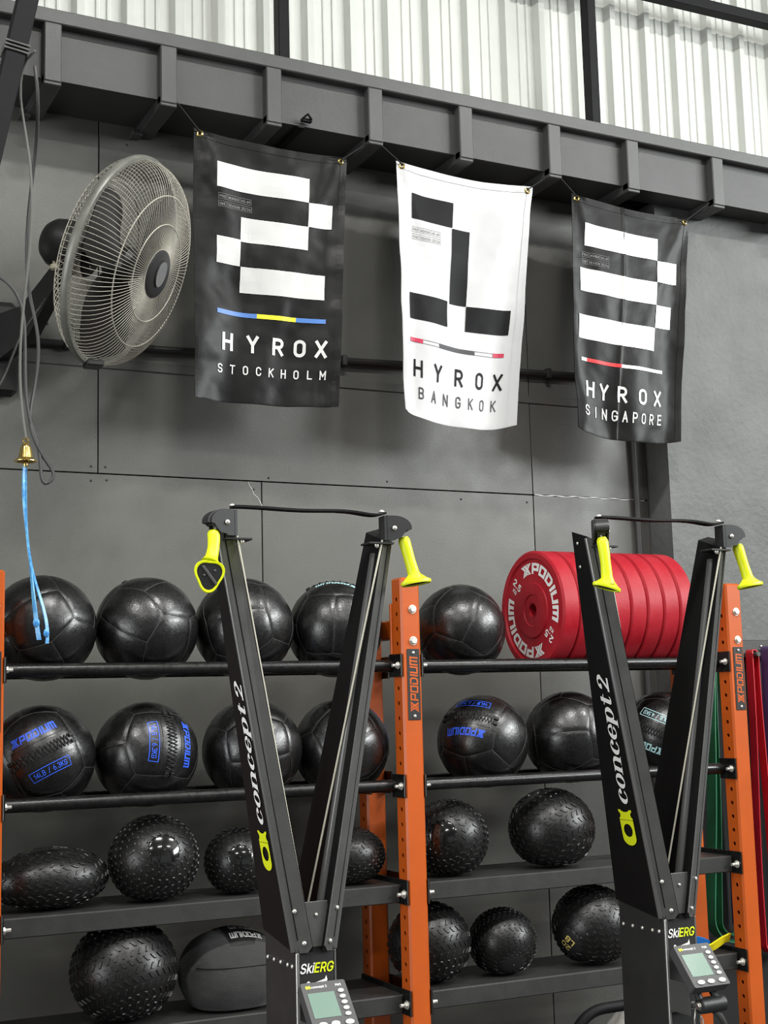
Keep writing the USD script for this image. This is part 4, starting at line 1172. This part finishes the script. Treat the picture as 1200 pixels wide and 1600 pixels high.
for k in range(3):
    a0 = k * 2 * np.pi / 3 + .5
    rr_ = np.linspace(.055, .345, 14); ww = np.linspace(-1, 1, 9)
    P = np.zeros((14, 9, 3))
    for i, r in enumerate(rr_):
        s = i / 13; half = .38 + .42 * math.sin(math.pi * min(1, s * 1.05) ** .7) * (1 - .25 * s)
        for j, q in enumerate(ww):
            a = a0 + half * q + .35 * s
            P[i, j] = (r * math.cos(a), r * math.sin(a), .035 * q * (1 - .4 * s) + .012 * (1 - q * q))
    fadd('blade', thick(P, np.broadcast_to(A([0, 0, 1.0]), P.shape), .003), m_blade, smooth=40)
fadd('blade_hub', lathe([(0, -.05), (.058, -.05), (.062, -.03), (.062, .03), (.045, .048), (0, .052)], 32), m_fan_black)
mo = fadd('motor_housing', lathe([(0, -.315), (.04, -.312), (.068, -.30), (.086, -.275), (.094, -.235), (.094, -.150), (.088, -.128), (.06, -.115), (0, -.112)], 40), m_fan_black)
fadd('motor_screw', [domed((.05 * math.cos(a), .05 * math.sin(a), -.112), (0, 0, 1), .005, .004) for a in (0, 1.6, 3.1, 4.7)], m_zinc, under=mo)
kp = fc + fa * -.262 + A([-.015, -.035, -.085])
fan.add('knob', xf(lathe([(0, 0), (.018, .002), (.022, .010), (.020, .022), (.009, .026), (.008, .045), (0, .045)], 10), frame((-.2, -.25, 1)), kp - A([0, 0, .03])), m_knob, label='cream oscillation knob')
fan.add('rim_clip', cat([bolt(fc + Ff @ (A([FR + .012, 0, 0]) * 0) + A([-.115, -.02, -.375]), (-.3, -1, -.2), .008, .010), cbox(*(fc[0] - .135, fc[0] - .075, fc[1] - .05, fc[1] + .02, fc[2] - .393, fc[2] - .372), .004)]), m_fan_black)
# bracket: gusset arm from the motor down to the wall plate
mb = fc + fa * -.22
bp = A([.93, WALL_Y, 3.08])
gpoly = Polygon([(-.02, .00), (.13, .27), (.20, .27), (.22, .16), (.10, .02), (.02, -.12), (-.02, -.12)])
dirv = unit(A([mb[0] - bp[0], mb[1] - bp[1], 0]))
L0 = np.linalg.norm((mb - bp)[:2])
gpoly = Polygon([(.01, -.10), (L0 * .55, -.02), (L0 + .03, mb[2] - bp[2] - .06), (L0 - .05, mb[2] - bp[2] - .06), (L0 * .45, .10), (.01, .09)])
Mg = np.stack([dirv, A([0, 0, 1.0]), np.cross(dirv, [0, 0, 1.0])], 1)
fan.add('bracket_arm', prism(gpoly, .05, Mg, bp - Mg[:, 2] * .025), m_fan_black)
fan.add('wall_plate', xf(cbox(-.085, .085, -.05, 0, -.21, .15, .03), None, bp), m_fan_black)

# ------------------------------------------------------------------ bell, lanyard, hanging cables
bell = Thing('bell', 'small brass bell hanging on a rope with a blue lanyard below it', 'bell', (.831, 4.1, 2.45))
bc = A([.831, 4.1, 2.0])
bell.add('bell_body', xf(lathe([(0, .492), (.006, .492), (.012, .486), (.016, .478), (.019, .462), (.022, .448), (.030, .442), (.0335, .440), (.0335, .437), (.028, .437), (.019, .444), (.015, .470), (0, .478)], 36), None, bc), m_brass)
bell.add('bell_loop', xf(tube([(0.008 * math.cos(a), 0, .500 + .008 * math.sin(a)) for a in np.linspace(0, 2 * np.pi, 16, endpoint=False)], .0022, 7, closed=True), None, bc), m_brass)
bell.add('clapper', xf(lathe([(0, .420), (.006, .421), (.008, .428), (.006, .436), (0, .47)], 16), None, bc), m_brass)
bell.add('hang_rope', tube(spline([(.831, 4.1, 2.508), (.829, 4.1, 3.0), (.828, 4.098, 3.4), (.829, 4.085, 3.69), (.84, 4.066, 3.70)], 30), .0042, 7), m_rope)
def ribbon(pts, w, th, tw):
    P = spline(pts, 40); T = np.gradient(P, axis=0); T /= np.linalg.norm(T, axis=1, keepdims=True)
    V, F = [], []
    for i, p in enumerate(P):
        a = tw[0] + (tw[1] - tw[0]) * i / 39
        x = A([math.cos(a), math.sin(a), 0]); n = unit(np.cross(T[i], x))
        for sx, sn in ((-1, -1), (1, -1), (1, 1), (-1, 1)): V.append(p + x * sx * w / 2 + n * sn * th / 2)
    for i in range(39):
        for k in range(4):
            a, b = i * 4 + k, i * 4 + (k + 1) % 4
            F += [[a, b, b + 4], [a, b + 4, a + 4]]
    F += [[0, 2, 1], [0, 3, 2], [156, 157, 158], [156, 158, 159]]
    return A(V), A(F)
ly = bell.add('lanyard', cat([ribbon([(.829, 4.1, 2.425), (.829, 4.1, 2.30), (.848, 4.098, 2.12), (.862, 4.1, 2.00), (.874, 4.098, 1.915)], .013, .004, (.3, 2.6)),
                         ribbon([(.833, 4.103, 2.425), (.835, 4.104, 2.28), (.858, 4.104, 2.10), (.888, 4.103, 2.0), (.897, 4.1, 1.905)], .010, .004, (1.4, .2))]), m_blue_cord, label='shiny blue lanyard with knotted ends')
bell.add('knot', cat([xf(trimesh.creation.icosphere(2, 1.0), np.diag([.010, .008, .014]), (.866, 4.1, 1.965)), xf(trimesh.creation.icosphere(2, 1.0), np.diag([.009, .008, .013]), (.895, 4.1, 1.935))]), m_blue_cord, under=ly)

cab = Thing('power_cable', 'slack grey cable hanging in a loop behind the bell rope', 'cable', (.85, 4.3, 3.0))
cab.add('cable', cat([tube(spline([(.845, 4.09, 3.66), (.865, 4.14, 3.50), (.872, 4.22, 3.40), (.860, 4.25, 3.20), (.880, 4.3, 3.0), (.905, 4.3, 2.87), (.885, 4.28, 2.66), (.875, 4.25, 2.58), (.93, 4.25, 2.46), (.945, 4.25, 2.42), (.925, 4.25, 2.40), (.905, 4.25, 2.47), (.872, 4.25, 2.60), (.858, 4.25, 2.72), (.855, 4.25, 2.86), (.835, 4.26, 2.98), (.79, 4.28, 3.04), (.70, 4.3, 3.05)], 160), .0055, 8)]), m_cable)
cab2 = Thing('power_cable', 'thin dark cable running from the fan bracket down past the frame edge', 'cable', (.9, 4.9, 3.0))
cab2.add('cable', tube(spline([(1.06, 4.90, 3.18), (1.01, 4.90, 3.10), (.955, 4.86, 3.00), (.91, 4.85, 2.88), (.84, 4.8, 2.78), (.72, 4.8, 2.74)], 40), .005, 8), m_cable)

# ------------------------------------------------------------------ grey sandbag on the lower shelf
sb = Thing('sandbag', 'grey canvas sandbag with a black lettered flap on the lower shelf', 'sandbag', (1.60, 4.59, T4))
v, f = arr(trimesh.creation.icosphere(5, 1.0))
P = np.sign(v) * np.abs(v) ** .82
P = P / np.linalg.norm(P, axis=1, keepdims=True) ** .25
R3 = A([.172, .160, .139])
def sbag(D):
    Q = D * (1 + .05 * (meshkit.fbm(D * 2.2 + 5, 3, 2) - .5))[:, None]
    Q = Q * R3
    Q[:, 2] = np.where(Q[:, 2] < -.10, -.10 + (Q[:, 2] + .10) * .25, Q[:, 2])
    return Q
zoff = -sbag(P)[:, 2].min()
bagc = A([1.625, 4.60, T4 + zoff])
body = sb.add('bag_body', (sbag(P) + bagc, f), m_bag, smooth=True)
ar_ = np.linspace(-2.6, .3, 30)
seam = A([[math.cos(a), math.sin(a) * .98, .22] for a in ar_]); seam /= np.linalg.norm(seam, axis=1, keepdims=True)
sb.add('seam', tube(sbag(np.sign(seam) * np.abs(seam) ** .82) * 1.0 + bagc, .0025, 6), m_flap, under=body)
# flap strap lying over the top, from back to front
def over(V):
    a, b = V[:, 0], V[:, 1]                                 # a across, b from front (-) over the top to the back (+)
    D = np.stack([np.sin(a), np.sin(b) * np.cos(a), np.cos(b) * np.cos(a)], 1)
    return D
def flap(off): return lambda V: sbag(over(V)) * (1 + off) + bagc
U, Vv = np.meshgrid(np.linspace(-.22, .62, 22), np.linspace(-.80, .9, 34))
q = np.stack([U.ravel(), Vv.ravel()], 1)
Pf = flap(.06)(q).reshape(34, 22, 3); Nf = unit(A([0, 0, 1.0])); Nn = (Pf - bagc) / np.linalg.norm(Pf - bagc, axis=2, keepdims=True)
fl = sb.add('flap', thick(Pf, Nn, .012), m_flap, smooth=40, label='black flap with white lettering')
wd, wl = squared('XPODIUM', .20, t=.24, gap=.08)
k = .66 / wl
ps = [affinity.translate(affinity.rotate(affinity.scale(g, k, 1, origin=(0, 0)), 180, origin=(0, 0)), .16, -.40) for g in wd]
sb.add('lettering', printed(ps, flap(.068), .06), m_white_print, under=fl)
ps = [affinity.translate(affinity.rotate(affinity.scale(g, k, 1.0, origin=(0, 0)), 180, origin=(0, 0)), .24, -.06) for g in wd]
sb.add('lettering', printed(ps, flap(.068), .06), m_white_print, under=fl)

# ------------------------------------------------------------------ resistance bands
hook = Thing('band_rail', 'dark grey steel band rail with pegs fixed to the concrete wall behind the end upright', 'rack', (4.35, 5.0, 1.9))
hook.add('rail', cat([cbox(3.93, 5.2, 5.015, 5.03, 1.875, 1.955, .003), cbox(3.93, 5.2, 4.985, 5.02, 1.875, 1.885, .002)]), m_steel_grey)
bk = Thing('backing_board', 'matt black board standing against the concrete wall behind the hanging rubber bands', 'board', (4.5, 5.03, 0))
bk.add('board', cbox(3.90, 5.3, 5.026, 5.036, 0, 1.868, .002), m_flap)
hook.add('screw', [domed((x, 5.015, 1.925), (0, -1, 0), .008, .005) for x in (4.0, 4.33, 4.66, 5.0)], m_zinc)
def band(x, y, ztop, zbot, wtop, wbot, width, th, mt, label, rot=0.0, peg=True):
    """A closed rubber loop hung over a peg: its broad face wraps the peg, its strands hang side by side."""
    if peg: hook.add('peg', rod((x, 5.016, ztop - wtop - .004), (x, y - width / 2 - .02, ztop - wtop - .002), wtop - .004, 14), m_steel_grey)
    pts = []
    for a in np.linspace(0, np.pi, 10): pts.append((wtop * math.cos(a), ztop - wtop + wtop * math.sin(a)))
    for s in np.linspace(.06, .94, 16): pts.append((-(wtop + (wbot - wtop) * s ** .8), ztop - wtop + (zbot + wbot - ztop + wtop) * s))
    for a in np.linspace(np.pi, 2 * np.pi, 18): pts.append((wbot * math.cos(a), zbot + wbot + wbot * math.sin(a)))
    for s in np.linspace(.94, .06, 16): pts.append((wtop + (wbot - wtop) * s ** .8, ztop - wtop + (zbot + wbot - ztop + wtop) * s))
    P = A(pts); n = len(P)
    T = np.roll(P, -1, 0) - np.roll(P, 1, 0); T /= np.linalg.norm(T, axis=1, keepdims=True)
    Nr = np.stack([T[:, 1], -T[:, 0]], 1)
    V, F = [], []
    c_, s_ = math.cos(rot), math.sin(rot)
    for i in range(n):
        wob = .006 * math.sin(i * .35 + x * 9)
        for dn, dy in ((0, -width / 2), (0, width / 2), (th, width / 2), (th, -width / 2)):
            q = P[i] + Nr[i] * dn
            V.append((x + q[0] * c_ - (dy + wob) * s_ * .0, y + dy + wob + q[0] * s_, q[1]))
    for i in range(n):
        j = (i + 1) % n
        for k in range(4):
            a, b, c, d = i * 4 + k, i * 4 + (k + 1) % 4, j * 4 + (k + 1) % 4, j * 4 + k
            F += [[a, b, c], [a, c, d]]
    m = trimesh.Trimesh(A(V), A(F), process=False)
    if m.volume < 0: F = A(F)[:, ::-1]
    b = Thing('resistance_band', label, 'resistance band', (x, y, ztop), 'rubber bands hung from the wall rail')
    b.add('loop', (A(V), A(F)), mt, smooth=40)
band(3.995, 4.922, 1.895, .672, .016, .100, .060, .005, m_b_green, 'wide green rubber band hanging as the outer loop beside the end upright')
band(3.995, 4.922, 1.888, .70, .010, .060, .050, .004, m_b_green2, 'darker green rubber band nested inside the wide green one', peg=False)
band(4.108, 4.990, 1.89, .70, .014, .030, .034, .004, m_b_navy, 'navy blue rubber band hanging between the green bands and the end upright')
band(4.222, 4.95, 1.905, .60, .016, .034, .045, .005, m_b_red, 'red rubber band hanging just past the end upright')
band(4.315, 4.95, 1.92, .60, .018, .045, .064, .005, m_b_purple, 'purple rubber band at the picture edge, next to the red one')

# loose bands lying on the lower shelf
lb = Thing('resistance_band', 'crumpled bright blue rubber band lying on the lower shelf beside the monitor', 'resistance band', (3.43, 4.5, T4), 'loose rubber bands on the lower shelf')
def lying(pts, w, th):
    P = spline(pts, 50); T = np.gradient(P, axis=0); T /= np.linalg.norm(T, axis=1, keepdims=True)
    V, F = [], []
    for i, p in enumerate(P):
        a = .6 * math.sin(i * .33)
        up = A([math.sin(a) * .5, -.35, math.cos(a)]); up = unit(up - T[i] * (up @ T[i])); n = np.cross(T[i], up)
        for sx, sn in ((-1, -1), (1, -1), (1, 1), (-1, 1)): V.append(p + up * sx * w / 2 + n * sn * th / 2)
    for i in range(49):
        for k in range(4):
            a, b = i * 4 + k, i * 4 + (k + 1) % 4
            F += [[a, b, b + 4], [a, b + 4, a + 4]]
    e = 49 * 4
    F += [[0, 2, 1], [0, 3, 2], [e, e + 1, e + 2], [e, e + 2, e + 3]]
    return A(V), A(F)
lb.add('loop', lying([(3.36, 4.56, T4 + .045), (3.42, 4.50, T4 + .052), (3.48, 4.47, T4 + .045), (3.51, 4.475, T4 + .030), (3.49, 4.52, T4 + .028), (3.43, 4.56, T4 + .028)], .045, .006), m_b_blue, smooth=40)
lb = Thing('resistance_band', 'yellow rubber band lying along the lower shelf against the end upright', 'resistance band', (3.53, 4.45, T4), 'loose rubber bands on the lower shelf')
lb.add('loop', lying([(3.40, 4.452, T4 + .018), (3.46, 4.450, T4 + .020), (3.53, 4.452, T4 + .036), (3.58, 4.46, T4 + .052), (3.615, 4.47, T4 + .055)], .034, .006), m_b_yellow, smooth=40)

# ------------------------------------------------------------------ grey sack and bent tube frame on the floor
sk = Thing('sack', 'pale grey cloth sack slumped on the floor below the shelves', 'bag', (2.93, 4.16, 0))
prof = [(0, 0), (.17, .005), (.20, .08), (.205, .25), (.185, .42), (.13, .54), (.07, .615), (.045, .650), (0, .655)]
v, f = lathe(spline(prof[1:-1], 30).tolist() and [(0, 0)] + spline(prof[1:-1], 34).tolist() + [(0, .655)], 72)
a = np.arctan2(v[:, 1], v[:, 0]); hgt = v[:, 2] / .655
fold = 1 + .07 * np.sin(7 * a + 3 * hgt) * np.clip((hgt - .35) * 1.6, 0, 1) + .05 * (meshkit.fbm(v * 7 + 2, 3, 1) - .5)
v = v * np.stack([fold, fold, np.ones_like(fold)], 1)
sk.add('sack_body', xf((v, f), None, (2.93, 4.16, 0)), m_bag2, smooth=True)
sk.add('drawstring', tube(spline([(2.86, 4.10, .60), (2.83, 4.02, .52), (2.78, 3.98, .42), (2.75, 3.965, .28), (2.74, 3.96, .12)], 24), .007, 7), m_white_print)
fm = Thing('tube_frame', 'bent black steel tube frame standing in front of the grey sack', 'frame', (2.55, 3.6, 0))
pts = [(2.30, 3.6, .012), (2.305, 3.6, .40), (2.312, 3.6, .68)] + [(2.312 + .12 * (1 - math.cos(a)), 3.6, .68 + .12 * math.sin(a)) for a in np.linspace(.15, np.pi / 2, 9)] + [(2.62, 3.6, .803)] + [(2.60 + .12 * math.sin(a), 3.6, .683 + .12 * math.cos(a)) for a in np.linspace(.2, np.pi / 2, 8)] + [(2.722, 3.6, .40), (2.722, 3.6, .012)]
fm.add('tube', tube(pts, .016, 14), m_black_steel, smooth=40)
fm.add('foot', cat([cbox(2.25, 2.36, 3.46, 3.8, 0, .012), cbox(2.67, 2.78, 3.46, 3.8, 0, .012)]), m_black_steel)
